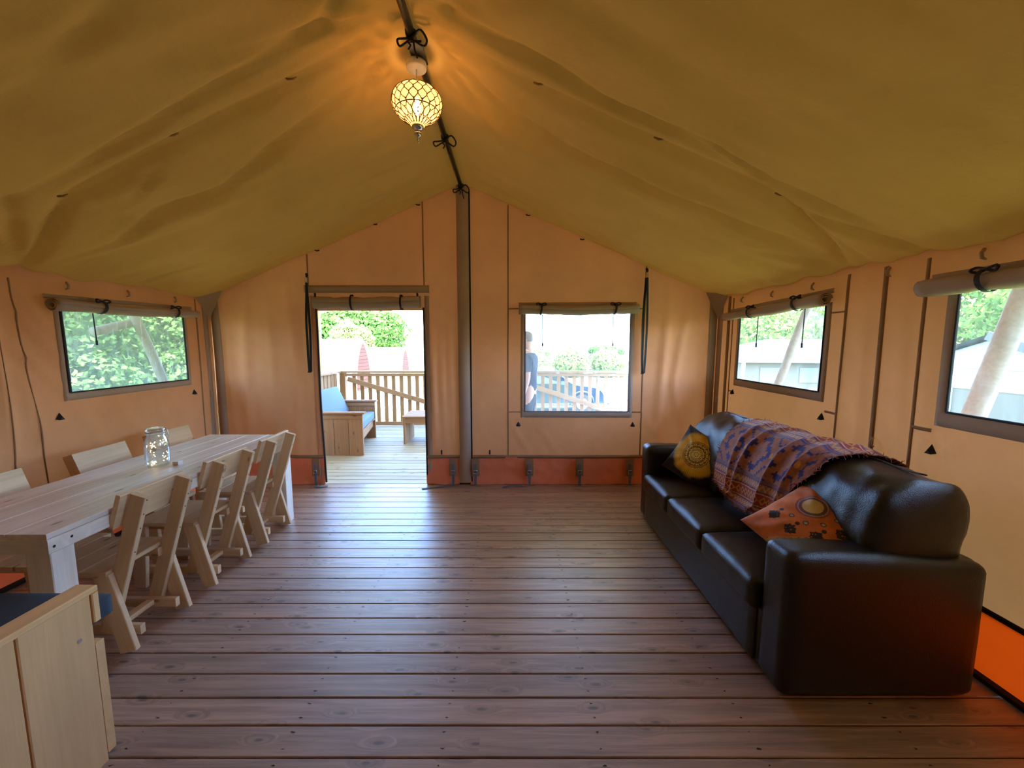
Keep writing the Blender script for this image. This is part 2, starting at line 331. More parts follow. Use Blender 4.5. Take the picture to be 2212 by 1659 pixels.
for side, xs in ((-1, np.arange(-3.13, -.499, .024)), (1, np.arange(-.5, 2.15, .024))):
    xs = list(xs) + [-.5]
    o = sheet('roof_sheet', xs, ys, lambda a, b: (a, b, roof_full(a + side * 1e-6, b)), roofm, ceil)

for side, xs in ((-1, np.linspace(-3.82, -.5, 30)), (1, np.linspace(-.5, 2.82, 30))):
    sheet('outer_fly', xs, np.linspace(-3.0, 7.35, 60), lambda a, b: (a, b, 3.35 - .4285 * np.abs(a + .5) - .05 * np.sin(np.pi * np.clip(np.abs(a + .5) / 3.2, 0, 1)) * np.abs(np.sin(np.pi * (b + 3) / 3.45))), flym, ceil)
def rect_dist(a, b, a0, a1, b0, b1):
    return np.hypot(np.maximum(np.maximum(a0 - a, a - a1), 0), np.maximum(np.maximum(b0 - b, b - b1), 0))
BF = [([(-2.95, 2.0), (-2.9, .3)], .05, .02), ([(-2.72, 2.1), (-2.78, .3)], .07, .03), ([(-2.5, 1.9), (-2.45, .3)], .05, .022), ([(-2.3, 2.1), (-2.2, 1.1), (-2.28, .3)], .06, .03),
      ([(-2.1, 2.2), (-2.12, .3)], .04, .02), ([(-.84, 1.9), (-.8, .25)], .035, .03), ([(-.74, 1.6), (-.7, .3)], .035, .016), ([(-.64, 2.0), (-.63, .5)], .04, .014),
      ([(1.62, 2.1), (1.5, .3)], .06, .03), ([(1.82, 1.9), (1.68, 1.1), (1.8, .3)], .06, .035), ([(2.0, 1.8), (1.96, .3)], .04, .03), ([(1.4, .7), (1.7, .3)], .04, .02), ([(1.36, .75), (.95, .31)], .03, .014), ([(1.36, .6), (1.2, .31)], .025, .012),
      ([(-.04, .7), (.2, .31)], .03, .01), ([(.3, .6), (.5, .31)], .04, .008), ([(-1.8, 2.5), (-1.6, 2.1)], .08, .01), ([(-.9, 2.6), (-1.3, 2.15)], .1, .01)]
def back_y(x, z):
    return YB - folds(x, z, BF) * 1.45 + vnoise(x * 5, z * 1.5, 11) * .014 + vnoise(x * 2, z * 2.5, 12) * .01
LF = [([(2.62, 1.55), (2.45, 1.9)], .03, .018), ([(2.66, 1.4), (2.42, 1.75)], .03, .016), ([(2.66, 1.2), (2.4, 1.5)], .03, .014), ([(2.3, 1.9), (2.36, .8)], .05, .03), ([(2.15, 1.9), (2.2, .6)], .06, .03),
      ([(2.7, 1.1), (3.0, .5)], .05, .012), ([(3.0, 1.1), (3.25, .6)], .05, .010), ([(3.35, 1.1), (3.5, .5)], .06, .010), ([(3.9, 1.9), (3.92, .3)], .04, .02), ([(1.8, 1.9), (1.85, .3)], .08, .03), ([(2.45, 1.3), (2.52, .8)], .03, .014)]
def left_x(y, z): return XL + folds(y, z, LF) * 1.2 + vnoise(y * 4, z * 1.5, 21) * .012
RFW = [([(2.36, 1.9), (2.33, .3)], .04, .014), ([(2.14, 1.85), (2.10, 1.0)], .03, .012), ([(1.75, 1.1), (2.0, .8)], .03, .012), ([(1.85, 1.1), (2.0, .95)], .02, .010), ([(1.98, 1.9), (1.98, .4)], .03, .010), ([(3.9, 1.9), (3.92, .3)], .04, .016), ([(2.5, 1.9), (2.49, .3)], .02, .008)]
def right_x(y, z): return XR - folds(y, z, RFW) - vnoise(y * 3, z * 1.2, 31) * .014
SK = .29
holes_b = [(-2.0, -.91, -.1, 1.83), (.138, 1.215, .785, 1.80)]
holes_l = [(2.70, 3.70, 1.155, 1.75)]
holes_r = [(2.665, 3.655, 1.165, 1.75), (.87, 1.87, 1.165, 1.75)]
def not_in(hs):
    return lambda a, b: ~np.any([(a > h[0]) & (a < h[1]) & (b > h[2]) & (b < h[3]) for h in hs], 0)
def lines(a, b, st, hs, k, extra=()):
    L = list(np.arange(a, b, st)) + [b] + [h[k] for h in hs] + [h[k + 1] for h in hs] + list(extra)
    keyv = [h[k] for h in hs] + [h[k + 1] for h in hs] + [a, b] + list(extra)
    return [v for v in L if v in keyv or min(abs(v - q) for q in keyv) > st * .4]
wb = structure('wall_back'); wl = structure('wall_left'); wr = structure('wall_right'); wf = structure('wall_front')
nb, nl, nr_ = not_in(holes_b), not_in(holes_l), not_in(holes_r)
def top_clip(x, y, z, d=.004): return np.minimum(z, roof_full(x, y) - d)
sheet('canvas_panel', lines(XL, XR, .03, holes_b, 0, (-.5,)), lines(SK, 3.09, .03, holes_b, 2), lambda a, b: (a, back_y(a, b), top_clip(a, np.full_like(a, YB), b, -.02)), wallm, wb,
      lambda a, b: nb(a, b) & (b < 3.12 - .43 * np.abs(a + .5)))
sheet('canvas_panel', lines(YF, YB, .03, holes_l, 0), lines(SK, 2.0, .03, holes_l, 2), lambda a, b: (left_x(a, b), a, top_clip(np.full_like(a, XL), a, b, -.01)), wallm, wl, nl)
sheet('canvas_panel', lines(YF, YB, .03, holes_r, 0), lines(SK + .02, 2.0, .03, holes_r, 2), lambda a, b: (right_x(a, b), a, top_clip(np.full_like(a, XR), a, b, -.01)), wallm, wr, nr_)
sheet('canvas_panel', np.arange(XL, XR + .01, .18), list(np.arange(0, 3.09, .15)) + [3.09], lambda a, b: (a, np.full_like(a, YF) + .02 * np.sin(a * 9), np.minimum(b, 3.10 - .43 * np.abs(a + .5))), rearm, wf)
# orange mud skirts
def skirt_y(x, z): return YB - .012 + vnoise(x * 7, z * 9, 41) * .022 + vnoise(x * 18 + z * 6, z * 20, 42) * .008 - .02 * np.clip((.12 - z) / .12, 0, 1)
for (a, b) in ((XL, -2.0), (-.91, -.56), (-.44, XR)):
    sheet('mud_skirt', np.arange(a, b + .001, .025 if b - a > .5 else (b - a) / 14), np.linspace(0.005, SK + .01, 14), lambda x, z: (x, skirt_y(x, z), z), pvc, wb)
sheet('mud_skirt', np.arange(YF, YB + .01, .05), np.linspace(.005, SK + .01, 9), lambda y, z: (XL + .008 + vnoise(y * 6, z * 8, 43) * .015, y, z), pvc, wl)
sheet('mud_skirt', np.arange(YF, YB + .01, .05), np.linspace(.005, SK + .03, 9), lambda y, z: (XR - .008 - vnoise(y * 3, z * 4, 44) * .008, y, z), pvc, wr)

def ribbon(name, wall, pts, width, mat, parent, off=.004, th=.002, sub=.04):
    """flat strip of cloth sewn on a wall, following its folds; pts in wall coordinates"""
    fn = {'b': lambda a, z, d: (a, back_y(a, z) - d, z), 'l': lambda a, z, d: (left_x(a, z) + d, a, z), 'r': lambda a, z, d: (right_x(a, z) - d, a, z)}[wall]
    A, Z = [], []
    for (a0, z0), (a1, z1) in zip(pts[:-1], pts[1:]):
        n = max(2, int(math.hypot(a1 - a0, z1 - z0) / sub)); t = np.linspace(0, 1, n, endpoint=False); A += list(a0 + (a1 - a0) * t); Z += list(z0 + (z1 - z0) * t)
    A.append(pts[-1][0]); Z.append(pts[-1][1]); A = np.array(A); Z = np.array(Z)
    da, dz = np.gradient(A), np.gradient(Z); l = np.hypot(da, dz) + 1e-9; na, nz = -dz / l, da / l
    rows = []
    for s, d in ((-1, 0), (-.95, off), (0, off + th), (.95, off), (1, 0)):
        x, y, z = fn(A + na * width / 2 * s, Z + nz * width / 2 * s, d); rows.append(np.stack([x + 0 * z, y + 0 * z, z], 1))
    P = np.concatenate(rows); return mesh(name, P, grid_faces(5, len(A)), mat, parent, True)
# seams and strips: back wall
for x, z0, z1 in ((-2.07, 2.07, 2.39), (-.894, 2.07, 2.90), (-.04, .31, 2.87), (1.36, .31, 2.27)):
    ribbon('seam', 'b', [(x, z0), (x, z1)], .014, seamm, wb)
ribbon('seam', 'b', [(-.04, 1.85), (.07, 1.85)], .012, seamm, wb); ribbon('seam', 'b', [(1.28, 1.85), (1.36, 1.85)], .012, seamm, wb)
ribbon('seam', 'b', [(1.25, .78), (1.36, .78)], .012, seamm, wb); ribbon('seam', 'b', [(-.04, .78), (.12, .78)], .012, seamm, wb)
for a, b in ((XL, -2.0), (-.9, XR)): ribbon('skirt_hem', 'b', [(a, .30), (b, .30)], .03, seamm, wb, off=.018)
ribbon('centre_strip', 'b', [(-.495, 0.03), (-.495, 3.05)], .125, stripm, wb, off=.028)
ribbon('seam', 'b', [(-.425, 0.03), (-.425, 3.0)], .012, darkf, wb, off=.02)
for x, zz in ((-3.04, 1.97), (2.06, 1.95)): ribbon('corner_strip', 'b', [(x, .02), (x, zz)], .08, stripm, wb, off=.012)
ribbon('corner_strip', 'l', [(3.96, .02), (3.96, 1.95)], .06, stripm, wl, off=.012)
ribbon('corner_strip', 'r', [(3.98, .02), (3.98, 1.95)], .075, stripm, wr, off=.012)
ribbon('corner_strip', 'r', [(3.84, .02), (3.84, 1.95)], .035, seamm, wr, off=.008)
for g0, g1 in () and (((-3.05, 2.00), (-.56, 3.055)), ((-.44, 3.055), (2.09, 1.975))): ribbon('gable_hem', 'b', [g0, g1], .05, stripm, wb, off=.015)
# side walls seams
for y in (2.36,): ribbon('seam', 'l', [(y, .3), (y, 1.95)], .008, seamm, wl)
ribbon('seam', 'l', [(2.52, .3), (2.50, 1.0), (2.44, 1.9)], .008, seamm, wl)
ribbon('seam', 'l', [(3.86, .3), (3.86, 1.93)], .012, seamm, wl)
for y, wd in ((2.50, .02), (2.03, .018), (3.78, .012)): ribbon('seam', 'r', [(y, .32), (y, 1.93)], wd, seamm, wr)
ribbon('overlap_strip', 'r', [(2.24, .32), (2.25, 1.93)], .026, seamm, wr, off=.006)
ribbon('seam', 'r', [(2.50, 1.04), (2.60, 1.04)], .014, seamm, wr); ribbon('seam', 'r', [(2.50, 1.70), (2.62, 1.70)], .010, seamm, wr)
ribbon('seam', 'r', [(3.70, 1.04), (3.78, 1.04)], .014, seamm, wr); ribbon('seam', 'r', [(1.93, 1.06), (2.03, 1.06)], .018, seamm, wr)
ribbon('skirt_hem', 'r', [(-2, .31), (4.0, .31)], .022, darkf, wr, off=.012); ribbon('skirt_hem', 'l', [(-2, .30), (4.0, .30)], .022, seamm, wl, off=.012)
for nm, x in (('gap_shadow_left', XL + .02), ('gap_shadow_right', XR - .02)):  # dark strips standing in for the shadowed gap between floor and skirt
    o = bar(nm, (x, YF, .014), (x, YB, .014), .045, .022, darkf); tag(o, kind='structure')
o = bar('gap_shadow_back', (-.9, YB - .005, .004), (XR, YB - .005, .004), .03, .012, darkf); tag(o, kind='structure')  # same dark strip for the gap shadow along the back wall

# corner shade: added triangles standing in for the shading in the two far corners
for sx, x in ((1, XL), (-1, XR)):
    mesh('corner_shade', [(x + sx * .01, YB - .03, 1.96), (x + sx * .17, YB - .03, 2.035), (x + sx * .02, YB - .03, 1.74), (x + sx * .012, YB - .18, 1.955)], [(0, 2, 1), (0, 3, 2), (3, 1, 2)], stripm, wb)

# ---------------------------------------------------------------- windows
def roll_geo(L, r0=.014, r1=.046, turns=2.4, n=60, m=26, seed=0, squash=1.0, taper=0.0):
    """a rolled-up sheet: spiral section run along local X, a little irregular"""
    v = []; rs = np.random.RandomState(seed)
    for i in range(m):
        x = -L / 2 + L * i / (m - 1); wob = .10 * math.sin(i * .9 + seed) + .07 * math.sin(i * 2.1 + seed * 2)
        pinch = 1 - .18 * math.exp(-((i / (m - 1) - .2) / .035) ** 2) - .18 * math.exp(-((i / (m - 1) - .8) / .035) ** 2)
        sag = -.012 * math.sin(math.pi * i / (m - 1))
        for k in range(n):
            t = k / (n - 1); q = t * turns * 2 * math.pi + .5; r = (r0 + (r1 - r0) * t) * (1 + (wob * .5 if t > .6 else 0) + .05 * math.sin(3 * q + i * .5) * (t > .5)) * (pinch if t > .4 else 1) * (1 - taper * i / (m - 1))
            v.append((x, r * math.cos(q), sag + r * math.sin(q) * squash))
    return v, [tuple(q) for q in grid_faces(m, n)]
def roll(name, a, b, r, parent, seed=0, taper=0, mat=None):
    a, b = Vector(a), Vector(b); L = (b - a).length; v, f = roll_geo(L, r * .3, r, seed=seed, taper=taper)
    o = mesh(name, v, f, mat or rollm, parent, True)
    x = (b - a).normalized(); z = Vector((0, 0, 1)); z = (z - x * z.dot(x)).normalized(); y = z.cross(x)
    m = Matrix((x, y, z)).transposed().to_4x4(); m.translation = (a + b) / 2; o.matrix_local = m
    s = o.modifiers.new('s', 'SOLIDIFY'); s.thickness = .004; return o
def wpt(wall, a, z, d):
    a_, z_ = np.array([a], float), np.array([z], float)
    if wall == 'b': return Vector((a, float(back_y(a_, z_)[0]) - d, z))
    if wall == 'l': return Vector((float(left_x(a_, z_)[0]) + d, a, z))
    return Vector((float(right_x(a_, z_)[0]) - d, a, z))
def loop_tie(parent, wall, a, zc, d, r, cord=None, wd=.02):
    """webbing loop round the roll with a small bow at the top"""
    base = wpt(wall, a, zc, 0); n = (wpt(wall, a, zc, 1) - base).normalized(); t = Vector((0, 1, 0)) if wall != 'b' else Vector((1, 0, 0))
    c = base + n * d; v, f = [], []; K = 20
    for k in range(K):
        q = 2 * math.pi * k / K; p = c + (n * math.cos(q) + Vector((0, 0, 1)) * math.sin(q)) * (r * 1.06)
        for s in (-.5, .5): v.append(p + t * wd * s + t * .008 * math.sin(q))
    f = [(2 * k, 2 * k + 1, (2 * k + 3) % (2 * K), (2 * k + 2) % (2 * K)) for k in range(K)]
    parts = [(v, f)]
    top = c + Vector((0, 0, r * 1.05)) + n * r * .3
    for s in (-1, 1): parts.append(tube_geo(smooth_pts([top, top + t * .035 * s + Vector((0, 0, .012)), top + t * .05 * s + n * .01, top + t * .03 * s - Vector((0, 0, .010)), top], 14), .006, 5))
    V, F = join(parts); o = mesh('tie', V, F, black, parent, False)
    s = o.modifiers.new('s', 'SOLIDIFY'); s.thickness = .003
    return o
def cord(parent, wall, a, z0, z1, d=.03, r=.004):
    p0, p1 = wpt(wall, a, z0, d), wpt(wall, a + .004, z1, d); P = [p0.lerp(p1, t) + Vector((0, 0, 0)) for t in np.linspace(0, 1, 8)]
    tube('cord', P + [p1 - Vector((0, 0, .001)), p1 - Vector((0, 0, .035))], [r] * 8 + [r * 1.9, r * 1.7], black, parent, 6)
filmA = film('clear_vinyl', .03, (.80, .83, .83), gl=.04); filmB = film('clear_vinyl_hazy', .07, (.85, .87, .90), gl=.04); filmC = film('clear_vinyl_green', .15, (.80, .88, .84), gl=.04)
def window(num, wall, h, fm, border=.09, roll_r=.045, roll_ext=(.1, .1), roll_z=None, ties=(), cords=(), seed=1, taper=0, flip=False, hem=True):
    W = structure('window_%d' % num); a0, a1, z0, z1 = h
    U = np.linspace(a0 - .005, a1 + .005, 24); V = np.linspace(z0 - .005, z1 + .005, 16); rip = lambda a, z: vnoise(a * 9, z * 5, 60 + num) * .006
    if wall == 'b': fn = lambda a, z: (a, back_y(a, z) * 0 + YB + .006 + rip(a, z), z)
    elif wall == 'l': fn = lambda a, z: (XL - .006 - rip(a, z), a, z)
    else: fn = lambda a, z: (XR + .006 + rip(a, z), a, z)
    sheet('pane', U, V, fn, fm, W)
    b = border
    ribbon('border', wall, [(a0 - b * .5, z0 - b * .5), (a1 + b * .5, z0 - b * .5)], b, stripm, W, off=.006)
    for a, s in ((a0, -1), (a1, 1)): ribbon('border', wall, [(a + s * b * .35, z0 - b), (a + s * b * .35, z1 + .02)], b * .7, stripm, W, off=.005)
    for a in (a0, a1): ribbon('zip', wall, [(a, z0), (a, z1)], .018 if (wall, a) == ('l', a0) else .009, black if wall != 'b' else greyw, W, off=.010)
    ribbon('zip', wall, [(a0, z0), (a1, z0)], .010, black if wall != 'b' else greyw, W, off=.010)
    rz = roll_z or (z1 + .02, z1 + .02)
    pa = wpt(wall, a0 - roll_ext[0], rz[0], roll_r + .012); pb = wpt(wall, a1 + roll_ext[1], rz[1], roll_r + .012)
    if flip: pa, pb = pb, pa
    roll('rolled_blind', pa, pb, roll_r, W, seed, taper)
    ribbon('top_hem', wall, [(a0 - roll_ext[0], rz[0] + roll_r + .012), (a1 + roll_ext[1], rz[1] + roll_r + .012)], .03, stripm, W, off=.008)
    for t in ties:
        zz = rz[0] + (rz[1] - rz[0]) * (t - a0) / (a1 - a0); loop_tie(W, wall, t, zz, roll_r + .012, roll_r)
    for t, ze in cords: cord(W, wall, t, rz[0] - roll_r * .8, ze, .012)
    return W
window(1, 'l', holes_l[0], filmC, border=.055, ties=(2.92, 3.55), cords=((2.90, 1.52),), roll_z=(1.755, 1.775), roll_ext=(.09, .11), seed=2, taper=.25)
window(2, 'b', holes_b[1], filmB, border=.065, ties=(.295, 1.04), cords=((.31, 1.50), (1.035, 1.50)), roll_r=.05, roll_z=(1.835, 1.84), roll_ext=(.07, .06), seed=3)
window(3, 'r', holes_r[0], filmA, border=.065, ties=(3.38, 2.86), cords=((3.36, 1.50), (2.845, 1.50)), roll_z=(1.79, 1.75), roll_ext=(.06, .16), seed=5, flip=False, taper=.2)
window(4, 'r', holes_r[1], filmA, border=.075, ties=(1.72, 1.1), roll_z=(1.77, 1.77), roll_ext=(.1, .13), seed=7)
# black triangular hooks below the windows
def toggle(wall, a, z, s, parent, lean=0):
    b = wpt(wall, a, z, .004); n = (wpt(wall, a, z, 1.004) - b).normalized(); t = Vector((1, 0, 0)) if wall == 'b' else Vector((0, 1, 0)); up = Vector((0, 0, 1))
    v = [b - t * s, b + t * s, b + up * s * 1.7 + t * lean, b + n * .022 + up * s * .55, b - t * s * .6 + n * .02 - up * .006, b + t * s * .6 + n * .02 - up * .006]
    mesh('toggle', v, [(0, 4, 3), (4, 5, 3), (5, 1, 3), (0, 3, 2), (3, 1, 2), (0, 1, 5, 4), (0, 2, 1)], black, parent)
for wall, a, z, p in (('b', .068, .635, wb), ('b', 1.266, .635, wb), ('l', 2.62, .985, wl), ('l', 3.76, 1.01, wl), ('r', 3.70, 1.02, wr), ('r', 2.62, .985, wr), ('r', 1.92, .95, wr)): toggle(wall, a, z, .026, p)
for x in (-.745, -.235):
    mesh('toggle', *box_geo(x - .008, x + .008, YB - .03, YB - .018, .33, .375), black, wb)
# small canvas tabs under the eaves
def tab(wall, a, z, parent):
    b = wpt(wall, a, z, .004); n = (wpt(wall, a, z, 1.004) - b).normalized(); t = Vector((0, 1, 0))
    P = [b + t * .012 + Vector((0, 0, .02)), b + n * .018 + t * .008, b + n * .022 - Vector((0, 0, .022)), b + n * .006 - Vector((0, 0, .03)) - t * .004]
    tube('tab', P, [.007, .008, .008, .004], rollm, parent, 6)
for a in (2.75, 3.18, 3.62): tab('l', a, 1.90, wl)
for a in (3.62, 3.2, 2.78, 2.22, 1.78): tab('r', a, 1.90, wr)
for a in (3.93,): tab('r', a, .93, wr); tab('l', a, 1.0, wl)
tab('r', 2.22, .93, wr)
# hooks where the roof cloth is caught on the rafters
for x, y in ((-1.12, 2.12), (-1.75, 2.13), (-2.4, 2.17), (.14, 2.13), (.77, 2.15), (1.42, 2.15)):
    z = float(roof_full(np.array([x]), np.array([y]))[0])
    tube('hook', [(x - .03, y, z - .004), (x - .01, y - .012, z - .02), (x + .015, y - .01, z - .018), (x + .03, y, z - .004)], [.004, .006, .005, .003], seamm, ceil, 6)
for x in (-1.36, -.93, -1.95, .16, .7):
    z = 3.05 - .43 * abs(x + .5) ; tube('hook', [(x - .02, YB - .03, z), (x, YB - .045, z - .012), (x + .02, YB - .03, z - .004)], .006, black, ceil, 6)

# ---------------------------------------------------------------- doorway
door = structure('door_1')
o = roll('rolled_flap', (-2.02, YB - .03, 1.905), (-.93, YB - .03, 1.915), .062, door, 12); o.scale = (1, .75, 1.05)
ribbon('lintel_strip', 'b', [(-2.10, 2.047), (-.84, 2.047)], .075, stripm, door, off=.02)
for x, zz in ((-1.62, 1.92), (-1.12, 1.925)):
    K = 24; v = []
    for k in range(K):
        q = 2 * math.pi * k / K; p = Vector((x, YB - .035 - .056 * math.cos(q), 1.91 + .078 * math.sin(q)))
        v += [p - Vector((.009, 0, 0)), p + Vector((.009, 0, 0))]
    o = mesh('tie', v, [(2 * k, 2 * k + 1, (2 * k + 3) % (2 * K), (2 * k + 2) % (2 * K)) for k in range(K)], black, door); o.modifiers.new('s', 'SOLIDIFY').thickness = .003
for x0, x1 in ((-2.0, -1.985), (-.905, -.905)):
    s = 1 if x0 < -1.5 else -1
    ribbon('zip', 'b', [(x0, 1.86), (x0, 1.0), (x1, .02)], .016, black, door, off=.012)
    ribbon('door_border', 'b', [(x0 - s * .035, 1.98), (x0 - s * .035, .02)], .05, wallm if s > 0 else stripm, door, off=.008)
for x, z in ((-1.985, 2.0), (-.955, 2.0)):   # small buckles hanging beside the rolled flap
    tube('buckle', [(x, YB - .05, z), (x + .006, YB - .055, z - .05), (x, YB - .05, z - .10)], [.011, .009, .012], black, door, 6)
    tube('buckle_ring', [(x + .014 * math.cos(q), YB - .062, z - .06 + .016 * math.sin(q)) for q in np.linspace(0, 2 * math.pi, 12, endpoint=False)], .003, metal, door, 5, True)
def long_strap(x, zt, zb, label):
    t = thing('hanging_strap', label, 'strap', (x, YB - .03, zt), group='webbing loops on the back wall')
    pts = []
    L = zt - zb
    for i in range(26):
        u = i / 25; pts.append((-.004 - .020 * math.sin(math.pi * u) ** 1.5 - .012 * sm(.6, .9, u), -.03 - .01 * u, -.07 - (L - .07) * u))
    pts += [(-.022, -.045, -L - .012), (-.012, -.045, -L - .016), (-.002, -.045, -L - .006)]
    for i in range(26):
        u = 1 - i / 25; pts.append((.004 + .012 * math.sin(math.pi * u), -.05, -.07 - (L - .07) * u))
    v, f = [], []
    for p in pts: v += [(p[0] - .011, p[1] - .002, p[2]), (p[0] + .011, p[1] + .002, p[2])]
    f = [(2 * i, 2 * i + 1, 2 * i + 3, 2 * i + 2) for i in range(len(pts) - 1)]
    o = mesh('webbing', v, f, black, t); o.modifiers.new('s', 'SOLIDIFY').thickness = .003
    v1, f1 = tube_geo([(0, -.03, .02), (.006, -.035, 0), (0, -.038, -.02)], [.014, .012, .009], 8); mesh('hook_patch', v1, f1, black, t, True)
    tube('snap_hook', [(.010 * math.cos(q), -.045, -.045 + .028 * math.sin(q)) for q in np.linspace(0, 2 * math.pi, 14, endpoint=False)], .0035, metal, t, 6, True)
long_strap(-2.055, 2.17, 1.215, 'long black webbing loop hanging left of the doorway')
long_strap(1.345, 2.22, 1.20, 'long black webbing loop hanging right of the far window')

# skirt patches, straps, buckles, floor anchors
def skirt_strap(x, label):
    t = thing('ground_strap', label, 'strap', (x, YB - .03, 0), group='buckled straps holding the orange skirt down')
    bar('canvas_patch', (0, -.018, .10), (0, -.018, .29), .085, .006, seamm, t, (0, -1, 0), .001)
    v, f = [], []
    P = [(-.002, -.026, .235), (.0, -.030, .17), (.002, -.034, .15), (.001, -.036, .10), (0, -.034, .05), (.0, -.034, .012)]
    for p in P: v += [(p[0] - .014, p[1], p[2]), (p[0] + .014, p[1], p[2])]
    o = mesh('webbing', v, [(2 * i, 2 * i + 1, 2 * i + 3, 2 * i + 2) for i in range(5)], greyw, t); o.modifiers.new('s', 'SOLIDIFY').thickness = .003
    tube('buckle', [(-.018, -.04, .135), (.018, -.04, .135), (.018, -.044, .170), (-.018, -.044, .170)], .0035, metal, t, 6, True)
    mesh('floor_anchor', *join([box_geo(-.06, -.02, -.05, -.035, .001, .008), box_geo(.02, .06, -.05, -.035, .001, .008), box_geo(-.022, .022, -.052, -.03, .001, .014)]), metal, t)
for x, l in ((-2.07, 'grey buckled strap on the orange skirt left of the doorway'), (-.62, 'grey buckled strap just left of the central wall strip'), (-.385, 'grey buckled strap just right of the central wall strip'),
             (.183, 'grey buckled strap below the left edge of the far window'), (.713, 'grey buckled strap below the middle of the far window'), (1.243, 'grey buckled strap below the right edge of the far window, by the sofa')):
    skirt_strap(x, l)
def strap_tail(pts, label):
    v = []
    for i, p in enumerate(pts):
        a = Vector(pts[max(0, i - 1)]); b = Vector(pts[min(len(pts) - 1, i + 1)]); n = (b - a).cross(Vector((0, 0, 1))).normalized() * .015
        v += [Vector(p) - n, Vector(p) + n]
    o = mesh('strap_tail', v, [(2 * i, 2 * i + 1, 2 * i + 3, 2 * i + 2) for i in range(len(pts) - 1)], greyw); o.modifiers.new('s', 'SOLIDIFY').thickness = .003
    tag(o, label, 'strap', 'loose strap ends on the floor')
strap_tail([(-.64, 3.96, .03), (-.72, 3.93, .012), (-.82, 3.92, .006), (-.93, 3.88, .006)], 'loose grey strap end lying at the right foot of the doorway')
strap_tail([(.12, 3.96, .006), (.04, 3.95, .014), (-.02, 3.93, .02), (-.10, 3.92, .006)], 'loose grey strap end on the floor left of the far window straps')
strap_tail([(-2.07, 3.95, .006), (-2.02, 3.92, .012), (-1.94, 3.96, .006)], 'short grey strap end at the left foot of the doorway')

# ---------------------------------------------------------------- floor boards, deck
fl = structure('floor')
mesh('subfloor', *box_geo(XL, XR, YF, 4.12, -.12, -.03), darkf, fl)
PITCH = .1205
v, f = bar_geo(5.24, PITCH - .005, .03, .003); pm = bpy.data.meshes.new('plank'); pm.from_pydata(v, [], f); pm.materials.append(floorm)
y = 1.266 + PITCH / 2 - PITCH * 28
yl = []
while y < 4.08:
    yl.append(y); reuse('plank', pm, fl, Matrix.Translation((-.49, y, -.015 + rnd.uniform(-.0012, 0)))); y += PITCH
parts = []
for yy in yl:
    for xx in (-2.6, -2.02, -1.43, -.85, -.26, .33, .92, 1.5):
        for s in (-.03, .032):
            q = [(xx + rnd.uniform(-.01, .01) + .0035 * math.cos(a), yy + s + .0035 * math.sin(a), .0006) for a in np.linspace(0, 2 * math.pi, 6, endpoint=False)]; parts.append((q, [tuple(range(6))]))
o = mesh('screw_heads', *join(parts), screwm, fl); o['kind'] = 'stuff'
dk = thing('deck', 'pale weathered plank deck outside the doorway', 'deck')
v, f = bar_geo(6.0, PITCH - .006, .03, .004); pm2 = bpy.data.meshes.new('plank'); pm2.from_pydata(v, [], f); pm2.materials.append(deckm)
y += .004
while y < 7.1:
    reuse('plank', pm2, dk, Matrix.Translation((-.4, y, -.015 + rnd.uniform(-.003, 0)))); y += PITCH
mesh('joist_frame', *box_geo(-3.3, 2.5, 4.14, 7.08, -.25, -.031), darkf, dk)

# deck railings
def picket(x0, y0, zb, zt, parent, face): bar('picket', (x0, y0, zb), (x0, y0, zt), .066, .022, railm, parent, face)
def railing_front():
    t = thing('deck_railing', 'slatted brown timber railing across the far edge of the deck', 'railing', (0, 7.0, 0))
    bar('top_rail', (-3.08, 0, .985), (2.45, 0, .985), .11, .035, railm, t); bar('upper_rail', (-3.0, -.02, .93), (2.4, -.02, .93), .03, .05, railm, t)
    bar('bottom_rail', (-3.0, -.02, .045), (2.4, -.02, .045), .04, .07, railm, t)
    x = -2.86
    while x < 2.4: picket(x, .02, .02, .955, t, (0, 1, 0)); x += .1425
    for x in (-3.05, -.6, 2.40): bar('post', (x, .0, -.1), (x, .0, .97), .1, .09, railm, t, (0, 1, 0))
    bar('brace', (-2.95, -.045, .86), (-.68, -.045, .18), .085, .03, railm, t, (0, 1, 0)); bar('brace', (.15, -.045, .80), (2.3, -.045, .10), .085, .03, railm, t, (0, 1, 0))
railing_front()
def railing_side():
    t = thing('side_railing', 'slatted brown timber railing along the left side of the deck', 'railing', (-3.12, 0, 0))
    bar('top_rail', (0, 4.25, .985), (0, 6.94, .985), .11, .035, railm, t); bar('bottom_rail', (.02, 4.25, .045), (.02, 6.9, .045), .04, .07, railm, t)
    y = 4.32
    while y < 6.9: bar('picket', (-.02, y, .02), (-.02, y, .955), .10, .022, railm, t, (1, 0, 0)); y += .128
railing_side()
pp = thing('porch_post', 'round yellow pine post rising at the left corner of the deck', 'post', (-3.46, 7.0, -.9))
v, f = tube_geo([(0, 0, 0), (0, 0, 1.5), (-.02, 0, 3.2)], [.07, .065, .06], 14); mesh('pole', v, f, plain('yellow_pine', (.62, .42, .17), .6, var=.2, bscale=9), pp, True)
v, f = tube_geo([(-.01, 0, 2.62), (-.01, 0, 2.64)], [.068, .068], 14); mesh('band', v, f, metal, pp, True)

